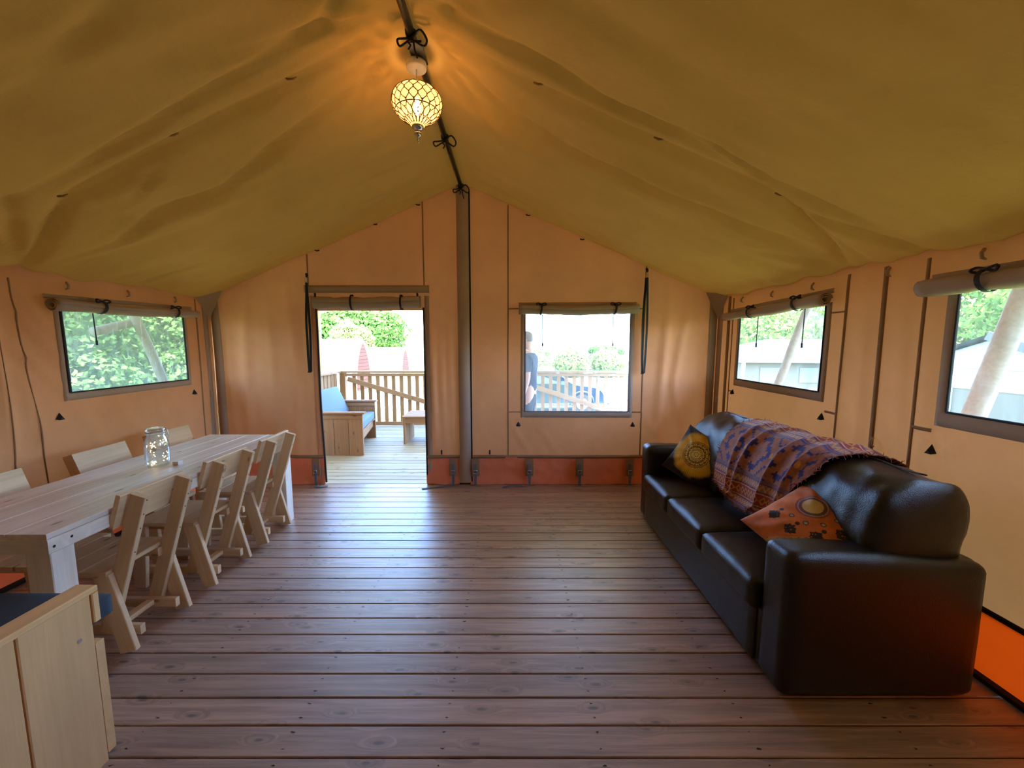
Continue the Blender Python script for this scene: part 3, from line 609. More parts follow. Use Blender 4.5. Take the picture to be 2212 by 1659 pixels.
# ---------------------------------------------------------------- ridge pole with bow ties
rp = thing('ridge_pole', 'black metal pole running along the peak of the tent roof', 'pole', (-.5, 0, 3.03))
v, f = tube_geo([(0, YF, 0), (0, 4.06, 0)], .019, 14); mesh('pole', v, f, blackp, rp, True)
mesh('joint_plate', *box_geo(-.03, .045, 2.12, 2.28, -.03, -.018), blackp, rp)
def bow(y, label, sc=1, seed=0):
    r_ = random.Random(seed); t = thing('bow_tie', label, 'tie', (-.5, y, 3.03), group='black ribbons tying the roof to the pole')
    v, f = tube_geo([(.024 * math.cos(q), .012 * math.sin(q * 2), .024 * math.sin(q)) for q in np.linspace(0, 2 * math.pi, 16, endpoint=False)], .007, 6, True); mesh('band', v, f, black, t, True)
    for s in (-1, 1):
        k = sc * r_.uniform(.8, 1.1)
        P = [(0, 0, -.024), (s * .05 * k, -.02, -.02 + .02 * s), (s * .085 * k, -.02, -.045), (s * .07 * k, -.02, -.075), (s * .03 * k, -.01, -.05), (0, 0, -.03)]
        tube('loop', smooth_pts(P, 22), .0055, black, t, 6)
        tube('tail', smooth_pts([(0, 0, -.025), (s * .014, -.015, -.05), (s * .01 + .01, -.02, -.08 - .01 * s), (s * .022 + .01, -.02, -.11 - .02 * s)], 10), .0045, black, t, 6)
bow(2.10, 'black ribbon bow on the ridge pole beside the white lamp rose', .9, 1); bow(3.08, 'black ribbon bow on the ridge pole midway between lamp and back wall', .9, 2); bow(3.98, 'black ribbon bow where the ridge pole meets the back wall', 1.0, 3); bow(1.15, 'black ribbon tie on the ridge pole nearest the viewer', .9, 4)

# ---------------------------------------------------------------- pendant lamp
lx, ly = -.515, 2.26
lamp = thing('pendant_lamp', 'gold beaded globe pendant lamp hanging from the ridge pole', 'lamp', (lx, ly, 2.785))
lathe('ceiling_rose', [(0, .215), (.052, .215), (.054, .21), (.054, .185), (.05, .18), (0, .18)], whitep, lamp, 32)
tube('cord', [(0, 0, .2), (.001, 0, .16), (0, 0, .10)], .0035, whitep, lamp, 8)
# shade: squashed globe with a pointed lower part, profile radius at angle
def shade_r(t):   # t 0 top .. 1 bottom
    z = .090 - .198 * t
    pts = [(0, .035), (.03, .070), (.12, .108), (.28, .132), (.45, .136), (.6, .125), (.75, .098), (.88, .060), (1, .028)]
    r = float(np.interp(t, [p[0] for p in pts], [p[1] for p in pts])); return r, z
prof = [shade_r(t) for t in np.linspace(0, 1, 40)]
prof = [(float(np.mean([p[0] for p in prof[max(0, i - 2):i + 3]])), p[1]) for i, p in enumerate(prof)]
m, nt, N, L, P, O = nodes_of('amber_glass'); N.remove(P)
tr = N.new('ShaderNodeBsdfTransparent'); tr.inputs[0].default_value = (1, .82, .55, 1); tl = N.new('ShaderNodeBsdfTranslucent'); tl.inputs[0].default_value = (.62, .44, .24, 1); df = N.new('ShaderNodeBsdfDiffuse'); df.inputs[0].default_value = (.6, .44, .26, 1)
vo = N.new('ShaderNodeTexVoronoi'); vo.inputs['Scale'].default_value = 160; tc = N.new('ShaderNodeTexCoord'); L.new(tc.outputs['Object'], vo.inputs['Vector'])
a = N.new('ShaderNodeMixShader'); a.inputs[0].default_value = .3; L.new(tl.outputs[0], a.inputs[1]); L.new(df.outputs[0], a.inputs[2]); b = N.new('ShaderNodeMixShader')
mr = N.new('ShaderNodeMapRange'); mr.inputs['From Max'].default_value = .6; mr.inputs['To Min'].default_value = .22; mr.inputs['To Max'].default_value = .5; L.new(vo.outputs['Distance'], mr.inputs['Value']); L.new(mr.outputs[0], b.inputs[0])
L.new(tr.outputs[0], b.inputs[1]); L.new(a.outputs[0], b.inputs[2]); L.new(b.outputs[0], O.inputs[0]); amber = m
lathe('glass_shade', [(r * .985, z) for r, z in prof], amber, lamp, 48)
brassm = plain('bronze_lattice', (.22, .11, .04), .5, .3)
def on_shade(t, ang, k=1.0):
    r = float(np.interp(t, np.linspace(0, 1, 40), [p[0] for p in prof])) * k; z = .090 - .198 * t; return (r * math.cos(ang), r * math.sin(ang), z)
parts = []; n_str = 18
for i in range(n_str):
    for ph in (0, 1):
        pts = [on_shade(t, 2 * math.pi * (i + .5 * ph) / n_str + (1 if ph else -1) * 0 + math.pi / n_str * .5 * math.sin(2 * math.pi * t * 3.5) * (1 if ph else -1), 1.005) for t in np.linspace(.01, .97, 44)]
        parts.append(tube_geo(pts, .0024, 4, False, False))
V, F = join(parts); o = mesh('lattice', V, F, brassm, lamp, True); o['kind'] = 'stuff'
parts = []
for j in range(7):
    for i in range(n_str):
        t = .1 + j * .125; ang = 2 * math.pi * (i + (.25 if j % 2 else .75)) / n_str; p = on_shade(t, ang, 1.005); v, f = lathe_geo([(0, -.004), (.0045, 0), (0, .004)], 6, p); parts.append((v, f))
o = mesh('beads', *join(parts), brassm, lamp, True); o['kind'] = 'stuff'
lathe('shade_collar', [(0, .104), (.02, .103), (.036, .097), (.040, .088)], brassm, lamp, 24)
lathe('shade_ring', [(.116, -.040), (.120, -.038), (.118, -.035)], brassm, lamp, 40)
lathe('finial', [(0.0285, -0.1), (0.0323, -0.1062), (0.0314, -0.1156), (0.019, -0.1257), (0.0085, -0.1296), (0.0114, -0.1328), (0.0199, -0.1421), (0.0209, -0.1499), (0.0133, -0.1608), (0.0057, -0.1655), (0.0066, -0.171), (0.0095, -0.1749), (0.0057, -0.1803), (0.0038, -0.1835), (0.0057, -0.1881), (0.0038, -0.1936), (0.0, -0.1959)], metal, lamp, 24)
bulbm = emit('bulb_glow', (1.0, .66, .32), 62)
lathe('bulb', [(0, -.055), (.006, -.05), (.015, -.03), (.017, -.012), (.013, .01), (.008, .03), (0, .04)], bulbm, lamp, 16)
lathe('bulb_holder', [(0, .115), (.014, .113), (.014, .035), (0, .034)], brassm, lamp, 12)


# ---------------------------------------------------------------- dining table
T = thing('dining_table', 'long pale wooden dining table with a slatted plank top', 'table', (0, 0, 0))
tx0, tx1, ty0, ty1, th = -2.545, -1.87, 1.49, 3.21, .735
bw = (tx1 - tx0) / 4
for i in range(4):
    xc = tx0 + bw * (i + .5); bar('tabletop_board', (xc, ty0, th - .012), (xc, ty1, th - .012), bw - .0025, .024, tablem, T)
for x in (tx0 + .011, tx1 - .011): bar('apron', (x, ty0, th - .055), (x, ty1, th - .055), .022, .06, tablem, T, c=.002)
for y in (ty0 + .011, ty1 - .011): bar('apron', (tx0 + .023, y, th - .055), (tx1 - .023, y, th - .055), .022, .06, tablem, T, c=.002)
for x in (tx0 + .055, tx1 - .055):
    for y in (ty0 + .05, ty1 - .05): bar('leg', (x, y, 0), (x, y, th - .086), .105, .088, tablem, T, (0, 1, 0))
o = mesh('screws', *join([([(tx1 + .0008, yy + .006 * math.cos(a), zz + .006 * math.sin(a)) for a in np.linspace(0, 2 * math.pi, 8, endpoint=False)], [tuple(range(8))]) for yy, zz in ((ty0 + .02, th - .06), (ty0 + .085, th - .05))]), screwm, T); o['kind'] = 'stuff'

# ---------------------------------------------------------------- dining chairs
def make_chair(label, loc, rotz):
    """local +X is the back of the chair, origin on the floor under the rear feet"""
    t = thing('dining_chair', label, 'chair', loc, rotz, 'plank chairs around the dining table')
    for s in (-1, 1):
        bar('rear_leg', (-.138, s * .156, .40), (-.046, s * .156, .012), .082, .026, chairm, t, (0, 1, 0))
        bar('back_post', (.050, s * .128, .785), (-.172, s * .128, .09), .072, .028, chairm, t, (0, 1, 0))
        bar('front_leg', (-.44, s * .156, .40), (-.475, s * .156, .006), .075, .026, chairm, t, (0, 1, 0))
        bar('foot_rail', (-.50, s * .101, .085), (-.03, s * .101, .085), .05, .026, chairm, t, (0, 1, 0))
        bar('seat_rail', (-.48, s * .101, .375), (-.10, s * .101, .375), .045, .024, chairm, t, (0, 1, 0))
    bar('stretcher', (-.17, -.088, .09), (-.17, .088, .09), .045, .026, chairm, t)
    for i in range(3):
        x = -.169 - i * .125; bar('seat_board', (x, -.172, .411), (x, .172, .411), .123, .022, chairm, t, c=.002)
    z = Vector((-.305, 0, 0)); top, bot = Vector((.0125, 0, .80)), Vector((-.0435, 0, .635)); c = (top + bot) / 2
    bar('back_board', (c.x - .016, -.176, c.z), (c.x - .016, .176, c.z), (top - bot).length, .022, chairm, t, (-1, 0, .33), c=.003)
    parts = []
    for s in (-1, 1):
        for zz in (.76, .69, .62, .50):
            xx = .050 + (zz - .785) * .3194 + .0385; parts.append(([(xx, s * .128 + .004 * math.cos(a), zz + .004 * math.sin(a)) for a in np.linspace(0, 2 * math.pi, 6, endpoint=False)], [tuple(range(6))]))
    o = mesh('screws', *join(parts), screwm, t); o['kind'] = 'stuff'
    return t
ch = make_chair('plank dining chair on the near side of the table, closest to the viewer', (-1.812, 1.905, 0), 0)
for loc, rz, lab in (((-1.812, 2.415, 0), 0, 'plank dining chair in the middle of the row on the open side of the table'), ((-1.812, 2.917, 0), R(1.5), 'plank dining chair on the open side of the table, nearest the doorway'),
                     ((-2.775, 1.95, 0), R(180), 'plank dining chair by the left tent wall, cut by the photo edge'), ((-2.79, 2.56, 0), R(182), 'plank dining chair by the left tent wall, left of the glass jar'), ((-2.80, 3.11, 0), R(179), 'plank dining chair by the left tent wall, directly behind the glass jar')):
    c = copy_tree(ch); c.location = loc; c.rotation_euler = (0, 0, rz); c['label'] = lab

# ---------------------------------------------------------------- jar with fairy lights
glassm = film('jar_glass', .05, (.93, .97, .98), .02, .10, False)
m = glassm; N, L = m.node_tree.nodes, m.node_tree.links
fr = N.new('ShaderNodeLayerWeight'); fr.inputs[0].default_value = .25
mrn = N.new('ShaderNodeMapRange'); mrn.inputs['To Min'].default_value = .05; mrn.inputs['To Max'].default_value = .75; L.new(fr.outputs['Facing'], mrn.inputs['Value']); L.new(mrn.outputs[0], [n for n in N if n.type == 'MIX_SHADER'][-1].inputs[0])
jar = thing('glass_jar', 'clear clip-top glass jar of tiny lights standing on the table', 'jar', (-2.205, 2.36, th))
lathe('glass_body', [(a * .77, b) for a, b in [(0, .003), (.055, .003), (.070, .008), (.077, .022), (.079, .06), (.078, .12), (.074, .155), (.063, .185), (.055, .198), (.054, .212), (.060, .214), (.060, .218), (.054, .219), (.052, .212), (.053, .198), (.060, .184), (.071, .155), (.075, .12), (.076, .06), (.073, .024), (.066, .012), (0, .010)]], glassm, jar, 40)
lathe('lid', [(a * .80, b) for a, b in [(0, .238), (.03, .239), (.048, .245), (.057, .243), (.060, .236), (.060, .224), (.055, .222), (.05, .228), (0, .226)]], glassm, jar, 40)
lathe('rubber_seal', [(.043, .2195), (.0476, .220), (.0476, .2225), (.043, .223)], plain('seal', (.5, .45, .4), .6), jar, 32)
tube('wire_band', [(.0445 * math.cos(q), .0445 * math.sin(q), .205) for q in np.linspace(0, 2 * math.pi, 32, endpoint=False)], .002, metal, jar, 6, True)
tube('wire_clasp', [(.045, -.016, .205), (.062, -.015, .212), (.060, -.013, .235), (.048, -.012, .243), (.048, .012, .243), (.060, .013, .235), (.068, .015, .190), (.060, .015, .180), (.045, .016, .205)], .002, metal, jar, 6)
tube('wire_clasp', [(-.045, -.013, .205), (-.056, -.011, .20), (-.056, .011, .20), (-.045, .013, .205)], .002, metal, jar, 6)
fa = thing('fairy_lights', 'string of warm tiny lights coiled inside the glass jar', 'lights', (-2.205, 2.36, th))
rs = np.random.RandomState(4); pts = []; ang = 0; 
for i in range(150):
    t = i / 149; ang += .42 + .2 * rs.rand(); rr = .022 + .024 * abs(math.sin(i * .37 + 1)) + .004 * rs.randn(); zz = .02 + .155 * (.5 + .5 * math.sin(i * .171)) * (1 - .15 * rs.rand()); pts.append((min(rr, .050) * math.cos(ang), min(rr, .050) * math.sin(ang), zz))
pp_ = []
for i in range(len(pts) - 1):
    a_, b_ = Vector(pts[i]), Vector(pts[i + 1]); pp_ += [a_, a_.lerp(b_, .5)]
tube('wire', pp_, .0007, plain('copper_wire', (.75, .6, .42), .3, .8), fa, 4)
parts = [lathe_geo([(0, -.0026), (.0022, 0), (0, .0035)], 6, pts[i]) for i in range(0, 150, 4)]
o = mesh('light_points', *join(parts), emit('fairy_glow', (1, .74, .42), 5), fa, True); o['kind'] = 'stuff'
mesh('battery_box', *box_geo(.070, .105, .02, .055, 0, .024), whitep, fa)

# ---------------------------------------------------------------- leather sofa
def puff_box(x0, x1, y0, y1, z0, z1, r=.03, puff=(.0, .0, .0), n=14, seed=0, wr=.004, fr=6):
    """soft rounded box with bulging faces and small wrinkles"""
    cx, cy, cz = (x0 + x1) / 2, (y0 + y1) / 2, (z0 + z1) / 2; hx, hy, hz = (x1 - x0) / 2, (y1 - y0) / 2, (z1 - z0) / 2
    bm = bmesh.new(); bmesh.ops.create_cube(bm, size=2); bmesh.ops.subdivide_edges(bm, edges=bm.edges[:], cuts=n, use_grid_fill=True)
    P = np.array([v.co for v in bm.verts])
    h = np.array([hx, hy, hz]); rr = min(r, hx * .95, hy * .95, hz * .95)
    # push grid lines toward edges so the rounding gets resolution
    Q = np.sign(P) * (1 - (1 - np.abs(P)) ** 1.5) * h
    inner = np.clip(Q, -(h - rr), h - rr); d = Q - inner; ln = np.linalg.norm(d, axis=1, keepdims=True); dirn = np.where(ln > 1e-9, d / np.maximum(ln, 1e-9), 0)
    dd = d / rr; nrm = np.linalg.norm(dd, axis=1, keepdims=True); mx = np.max(np.abs(dd), axis=1, keepdims=True)
    Q = inner + np.where(nrm > 1e-9, d * (mx / np.maximum(nrm, 1e-9)), 0)
    U = Q / h
    for ax in range(3):
        o1, o2 = [i for i in range(3) if i != ax]
        Q[:, ax] += np.sign(U[:, ax]) * np.abs(U[:, ax]) ** 3 * puff[ax] * (1 - U[:, o1] ** 2) * (1 - U[:, o2] ** 2)
    nv = vnoise(Q[:, 0] * fr + Q[:, 2] * fr + seed, Q[:, 1] * fr * 2 + seed, seed) + .5 * vnoise(Q[:, 0] * fr * 2.3 - Q[:, 2] * fr, Q[:, 1] * fr * 4 + 7, seed + 1)
    Q += dirn * (nv * wr)[:, None]
    for v, q in zip(bm.verts, Q): v.co = (cx + q[0], cy + q[1], cz + q[2])
    bm.faces.ensure_lookup_table(); V = [tuple(v.co) for v in bm.verts]; bm.verts.index_update(); F = [tuple(v.index for v in f.verts) for f in bm.faces]; bm.free()
    return V, F
S = thing('leather_sofa', 'dark brown leather three seat sofa along the right wall', 'sofa')
FX = 1.13
mesh('base', *puff_box(FX, 1.90, 1.60, 3.20, .02, .30, .02, (.004, 0, 0), 10, 1, .002), leather, S, True)
mesh('front_flap', *puff_box(FX - .012, FX + .02, 1.67, 3.16, .03, .285, .01, (.004, 0, 0), 10, 9, .003), leather, S, True)
for y0, y1, sd in ((1.485, 1.665, 2), (3.155, 3.31, 3)):
    V, F = puff_box(FX - .005, 1.95, y0, y1, .01, .645, .045, (.0, .008, .01), 16, sd, .003)
    V = [(x, y_, z - .045 * sm(1.2, 1.95, x) * max(0, (z - .3) / .34)) for x, y_, z in V]; mesh('arm', V, F, leather, S, True)
    tube('piping', [(FX + .05, y0 + .012, zz) for zz in np.linspace(.03, .60, 10)] + [(FX + .05, y0 + .03, .628), (FX + .05, y0 + .06, .642), (FX + .05, y1 - .06, .642), (FX + .05, y1 - .03, .628), (FX + .05, y1 - .012, .60)], .003, leather, S, 6)
for i, (a, b) in enumerate(((1.67, 2.165), (2.17, 2.665), (2.67, 3.16))):
    V, F = puff_box(FX - .035, 1.60, a + .001, b - .001, .275, .415, .035, (.006, .0, .022), 18, 20 + i, .005, 8)
    c = mesh('seat_cushion', V, F, leather, S, True)
    tube('piping', [(FX - .028, yy, .398) for yy in np.linspace(a + .02, b - .02, 12)], .003, leather, c, 6)
mesh('back_frame', *puff_box(1.72, 1.955, 1.50, 3.29, .05, .60, .04, (.004, 0, 0), 12, 5, .003), leather, S, True)
BP = [(1.50, .40), (1.485, .50), (1.49, .62), (1.515, .74), (1.56, .84), (1.63, .905), (1.72, .930), (1.81, .925), (1.88, .89), (1.925, .82), (1.935, .72), (1.915, .60), (1.87, .50), (1.80, .42), (1.65, .39)]
def smooth_loop(P, n):
    P = np.array(P); m_ = len(P); out = []
    for k in range(n):
        u = k * m_ / n; i = int(u); t = u - i; p0, p1, p2, p3 = P[(i - 1) % m_], P[i % m_], P[(i + 1) % m_], P[(i + 2) % m_]
        out.append(.5 * ((2 * p1) + (-p0 + p2) * t + (2 * p0 - 5 * p1 + 4 * p2 - p3) * t * t + (-p0 + 3 * p1 - 3 * p2 + p3) * t ** 3))
    return np.array(out)
BPs = smooth_loop(BP, 56); bc = np.array([1.70, .66])
def back_cushion(y0, y1, seed, wr=.006):
    v = []; m_ = 40
    for j in range(m_):
        u = j / (m_ - 1); e = min(u, 1 - u) * (y1 - y0); k = 1 - .42 * (1 - min(1, e / .055)) ** 2.4 ; k = k if 0 < j < m_ - 1 else .50
        y = y0 + (y1 - y0) * u
        for i, p in enumerate(BPs):
            q = bc + (p - bc) * k * (1 + .012 * math.sin(math.pi * u)); a = math.atan2(p[1] - bc[1], p[0] - bc[0])
            nn = vnoise(np.array([a * 2.2 + seed]), np.array([y * 9 + a * 2 + seed]), seed)[0] + .5 * vnoise(np.array([a * 6.]), np.array([y * 20 + 3.]), seed + 2)[0]
            q = q + (p - bc) / np.linalg.norm(p - bc) * nn * wr * 3.2; v.append((q[0], y, q[1]))
    n = len(BPs); F = [(j * n + i, j * n + (i + 1) % n, (j + 1) * n + (i + 1) % n, (j + 1) * n + i) for j in range(m_ - 1) for i in range(n)]
    F += [tuple(range(n - 1, -1, -1)), tuple((m_ - 1) * n + i for i in range(n))]
    c = mesh('back_cushion', v, F, leather, S, True)
    s = [(1.70, .938), (1.70, .938)]
    tube('piping', [(1.765 , yy, .938 + .004 * math.sin(yy * 25)) for yy in np.linspace(y0 + .07, y1 - .07, 16)], .004, leather, c, 6)
back_cushion(1.535, 2.14, 31); back_cushion(2.145, 2.68, 34); back_cushion(2.685, 3.24, 38)

# pattern painting helper: grid mesh with one colour per vertex
def painted(name, P, nu, nv, col, mat, parent=None, extra_faces=None):
    o = mesh(name, P, grid_faces(nu, nv), mat, parent, True); ca = o.data.color_attributes.new('pattern', 'FLOAT_COLOR', 'POINT')
    ca.data.foreach_set('color', np.concatenate([col, np.ones((len(col), 1))], 1).astype(np.float32).ravel()); return o
# throw blanket
clothv = vcol('woven_throw'); 
def throw_col(u, v):
    """u along the length (m), v across the bands (m from the top edge); woven bands"""
    red = np.array([.30, .050, .035]); org = np.array([.62, .27, .07]); blue = np.array([.035, .03, .17]); pink = np.array([.36, .13, .075]); dk_ = np.array([.10, .05, .055]); lil = np.array([.22, .13, .19]); wht = np.array([.62, .45, .34])
    c = np.zeros((len(u), 3)) + red; per = .385; w_ = np.mod(v + .233, per)
    def put(mask, col): c[mask] = col
    # 0-.035 zigzag, .035-.085 diamonds, .085-.12 zigzag, .12-.135 lilac lines, .135-.355 medallions, rest lilac
    for z0 in (.0, .105):
        z = w_ - z0; inb = (z > 0) & (z < .040); put(inb, dk_ * 1.6 + lil * .4)
        zz = np.abs(np.mod(u, .022) / .022 - .5) * 2; put(inb & (np.abs(z - .010 - .020 * zz) < .0062), org)
        put(inb & ((z < .004) | (z > .036)), red * .5)
    z = w_ - .042; inb = (z > 0) & (z < .060); put(inb, red)
    uu = np.mod(u, .030) / .030 - .5; d = np.abs(uu) * 2 + np.abs(z - .030) / .020
    put(inb & (d < 1.0), org * .95); put(inb & (d < .55), red * .8); put(inb & (np.abs(z - .003) < .0015), wht); put(inb & (np.abs(z - .057) < .0015), wht)
    z = w_ - .147; inb = (z > 0) & (z < .016); put(inb, lil * .8); put(inb & (np.abs(z - .008) < .002), blue)
    z = w_ - .163; inb = (z > 0) & (z < .205)
    q = .0125; cu = np.floor(np.mod(u, .225) / q) - 9; cz = np.floor(z / q) - 8
    md = np.abs(cu + .5) + np.abs(cz + .5)
    put(inb, pink); step = np.mod(np.floor((np.abs(cu + .5) + np.abs(cz + .5)) / 2), 5)
    put(inb & (md > 5.5) & (md < 8.5), blue); put(inb & (md > 8.5) & (np.mod(cu + cz, 4) < 2), pink * .9); put(inb & (md > 12) & (md < 14), blue)
    chk = (np.mod(cu, 4) < 2) & (np.mod(cz + 1, 4) < 2); put(inb & chk & (md > 5.5) & (md < 11), pink * 1.05)
    put(inb & (md < 2.5), pink * .75); du = np.abs(np.mod(u + .1125, .225) - .1125); put(inb & (du ** 2 / .010 ** 2 + (z - .1) ** 2 / .014 ** 2 < 1), org)
    z = w_ - .368; put(z > 0, lil * .8)
    n = vnoise(u * 90, v * 500, 7); c = c * (1 + .45 * n)[:, None]
    return np.clip(c, .004, 1)
# path of the cloth over the sofa back: behind top -> over -> down the front -> onto the seat
TP = smooth_loop(BP, 240); 
def path_point(s):   # s metres from the crown, + is down the front
    return float(np.interp(s, SL, PXs)), float(np.interp(s, SL, PZs))
crown = [(1.955, .70), (1.95, .82), (1.90, .905), (1.82, .945), (1.72, .952), (1.62, .925), (1.545, .855), (1.497, .745), (1.470, .62), (1.462, .52), (1.40, .462), (1.30, .452), (1.2, .45)]
cp = np.array(crown); dd_ = np.concatenate([[0], np.cumsum(np.hypot(*np.diff(cp, axis=0).T))]); ss = np.linspace(0, dd_[-1], 200); cx_ = np.interp(ss, dd_, cp[:, 0]); cz_ = np.interp(ss, dd_, cp[:, 1])
kk = np.ones(9) / 9; cx2 = np.convolve(np.pad(cx_, 4, 'edge'), kk, 'valid'); cz2 = np.convolve(np.pad(cz_, 4, 'edge'), kk, 'valid'); SL, PXs, PZs = ss, cx2, cz2
nu, nv = 340, 240; u = np.linspace(0, 1, nu); v = np.linspace(0, 1, nv); U, Vv = np.meshgrid(u, v, indexing='ij')
# cloth parallelogram: length along Y from near edge to far edge, skewed
s_top = .06 + .04 * np.sin(U * 5)
s_bot = np.interp(U, [0, .12, .3, .55, .75, 1.0], [.64, .80, 1.0, 1.03, 1.01, .96])
Sx = s_top + (s_bot - s_top) * Vv
Yc = np.interp(U, [0, 1], [1.80, 2.74]) + (1 - U) ** 2 * .13 * Vv - .02 * Vv * U + .012 * np.sin(Vv * 9 + 1) * ((U < .03) | (U > .97))
lift = .006 + .014 * np.clip(vnoise(U * 7 + Vv * 1.2, Vv * 1.3, 71) + .35, 0, 1) + .030 * np.exp(-((U - .34 - .05 * Vv) / .03) ** 2) * (.3 + Vv) + .026 * np.exp(-((U - .62 - .08 * Vv) / .028) ** 2) * (.3 + Vv) + .022 * np.exp(-((U - .14 - .06 * Vv) / .03) ** 2) + .03 * np.exp(-((U - .82 + .04 * Vv) / .03) ** 2) * Vv
gx, gz = np.gradient(PXs, SL), np.gradient(PZs, SL)
px_ = np.interp(Sx, SL, PXs); pz_ = np.interp(Sx, SL, PZs); tx_ = np.interp(Sx, SL, gx); tz_ = np.interp(Sx, SL, gz); tl_ = np.hypot(tx_, tz_) + 1e-9
nx_, nz_ = tz_ / tl_, -tx_ / tl_           # outward from the cushion
X = px_ + nx_ * lift; Z = pz_ + nz_ * lift
P = np.stack([X.ravel(), Yc.ravel(), Z.ravel()], 1)
Lu = (1 - U) * .80; Lv = (Sx - .06) / 1.35 + .10 * (1 - U) * 0 - .03 * U
col = throw_col(Lu.ravel() + .006 * vnoise(U * 20, Vv * 20, 3).ravel(), Lv.ravel())
TB = thing('throw_blanket', 'red and blue woven throw draped over the sofa back', 'blanket')
o = painted('woven_cloth', P, nu, nv, col, clothv, TB); o.modifiers.new('s', 'SOLIDIFY').thickness = .004
G = P.reshape(nu, nv, 3); parts = []; rs = np.random.RandomState(3)
def fringe_at(p, d, L_=.022):
    p = Vector(p); d = Vector(d) + Vector(rs.randn(3) * .25); d.normalize(); q = p + d * L_ * (.7 + .6 * rs.rand()); parts.append(tube_geo([p, p.lerp(q, .5) + Vector(rs.randn(3) * .002), q], [.0022, .0018, .0010], 4, False, False))
for i in range(0, nu, 2): fringe_at(G[i, -1], G[i, -1] - G[i, -4] + np.array([-.0, 0, -.006]))
for j in range(0, nv, 2): fringe_at(G[0, j], G[0, j] - G[3, j]); fringe_at(G[-1, j], G[-1, j] - G[-4, j])
o = mesh('fringe', *join(parts), plain('fringe_yarn', (.34, .11, .06), .9), TB); o['kind'] = 'stuff'

# scatter cushions
def pillow(name, label, mtx, a, colf, th_=.075, n=220, back=creamf):
    t = thing(name, label, 'cushion', (0, 0, 0)); t.matrix_world = mtx
    u = np.linspace(-1, 1, n); U, V = np.meshgrid(u, u, indexing='ij')
    def surf(sg, k=1):
        pin = 1 - .075 * (np.abs(V) ** 2 * (1 - np.abs(U) ** 3)) ; x = U * a * (1 - .07 * (1 - V ** 2) * U ** 2); y = V * a * (1 - .07 * (1 - U ** 2) * V ** 2)
        h = th_ * np.maximum(0, (1 - U ** 2)) ** .5 * np.maximum(0, (1 - V ** 2)) ** .5
        wr = vnoise(U * 3 + 5, V * 3, 81) * .010 + .005 * np.sin(np.arctan2(V, U) * 14 + 2 * vnoise(U * 3, V * 3, 9)) * np.clip(np.hypot(U, V) - .3, 0, .6)
        return np.stack([x.ravel(), y.ravel(), (sg * (h + wr * np.clip(h / .03, 0, 1))).ravel()], 1)
    painted('printed_front', surf(1), n, n, colf(U.ravel(), V.ravel()), vcol(name + '_print' + str(len(MATS)), .75, .15), t)
    F = grid_faces(n, n)[:, ::-1]; mesh('plain_back', surf(-1), F, back, t, True)
    return t
def mandala(U, V):
    r = np.hypot(U, V); cx, cy = U + .05, V - .12; q = np.hypot(cx, cy); an = np.arctan2(cy, cx); n = vnoise(U * 6, V * 6, 5) + .5 * vnoise(U * 14, V * 14, 6)
    yel = np.array([.85, .50, .06]); dk_ = np.array([.022, .016, .020]); pale = np.array([.92, .78, .34]); c = np.zeros((len(U), 3)) + yel
    c = c * (1 + .25 * n)[:, None]; k = np.clip(1.25 - q / .5, 0, 1)[:, None]; c = c * (1 - k) + pale * k
    edge = np.hypot(cx * .92, cy * .92) + .10 * n; m_ = sm(.72, .90, edge)[:, None]; c = c * (1 - m_) + dk_ * m_
    c *= (1 - .45 * sm(.60, .80, edge) * (np.abs(np.sin(an * 40)) > .5))[:, None]
    ink = np.zeros(len(U), bool)
    for rad, wd, am, k_ in ((.16, .008, .02, 8), (.22, .008, .0, 1), (.27, .012, .025, 12), (.33, .010, .0, 1), (.40, .012, .045, 14), (.46, .010, .040, 14)):
        ink |= np.abs(q - rad - am * np.abs(np.sin(an * k_ / 2))) < wd
    pet = np.abs(np.mod(an / (2 * math.pi) * 14, 1) - .5); ink |= (np.abs(q - .395) < .022) & (pet < .13); ink |= (q < .52) & (q > .505) & (pet > .42); ink |= (q < .12) & (np.mod(np.floor((an + 10) * 1.9), 2) == 0) & (np.abs(q - .08) < .012)
    ink |= (np.abs(q - .30) < .015) & (np.mod(an / (2 * math.pi) * 28, 1) < .4)
    c[ink] = dk_ * .8; return np.clip(c, .005, 1)
def ornate(U, V):
    n = vnoise(U * 4, V * 4, 15) + .5 * vnoise(U * 12, V * 12, 16); org = np.array([.66, .20, .075]); tan = np.array([.62, .33, .12]); dk_ = np.array([.035, .032, .045]); c = np.zeros((len(U), 3)) + org
    c *= (1 + .45 * n)[:, None]
    q = np.hypot(U + .28, V - .30)
    far = (U * .75 - V * .65 > .38); c[far] = (tan * (1 + .25 * n[far])[:, None]); cell = (np.mod(U * 9 + .3 * np.floor(V * 9), 1) - .5) ** 2 + (np.mod(V * 9, 1) - .5) ** 2; c[far & (cell < .035)] = [.28, .10, .04]
    for rad, wd, cc in ((.30, .03, (.30, .10, .12)), (.235, .035, (.16, .09, .13)), (.275, .008, (.62, .42, .38))): c[np.abs(q - rad) < wd] = cc
    c[q < .20] = [.72, .55, .28]
    for k in range(7):
        an = -2.0 + k * .62; x0, y0 = -.28 + .78 * math.cos(an), .30 + .78 * math.sin(an); dx, dy = np.abs(U - x0), np.abs(V - y0); st = (dx + dy < .15) | ((dx < .09) & (dy < .09)); c[st & (vnoise(U * 30, V * 30, 4) > -.32)] = dk_
        c[(np.hypot(U - x0, V - y0 - .2) < .045)] = dk_ * 1.4
        x1, y1 = -.28 + .50 * math.cos(an + .3), .30 + .50 * math.sin(an + .3); e = np.hypot((U - x1), (V - y1)); c[e < .055] = dk_ * 2; c[e < .035] = [.45, .42, .42]
    return np.clip(c, .005, 1)
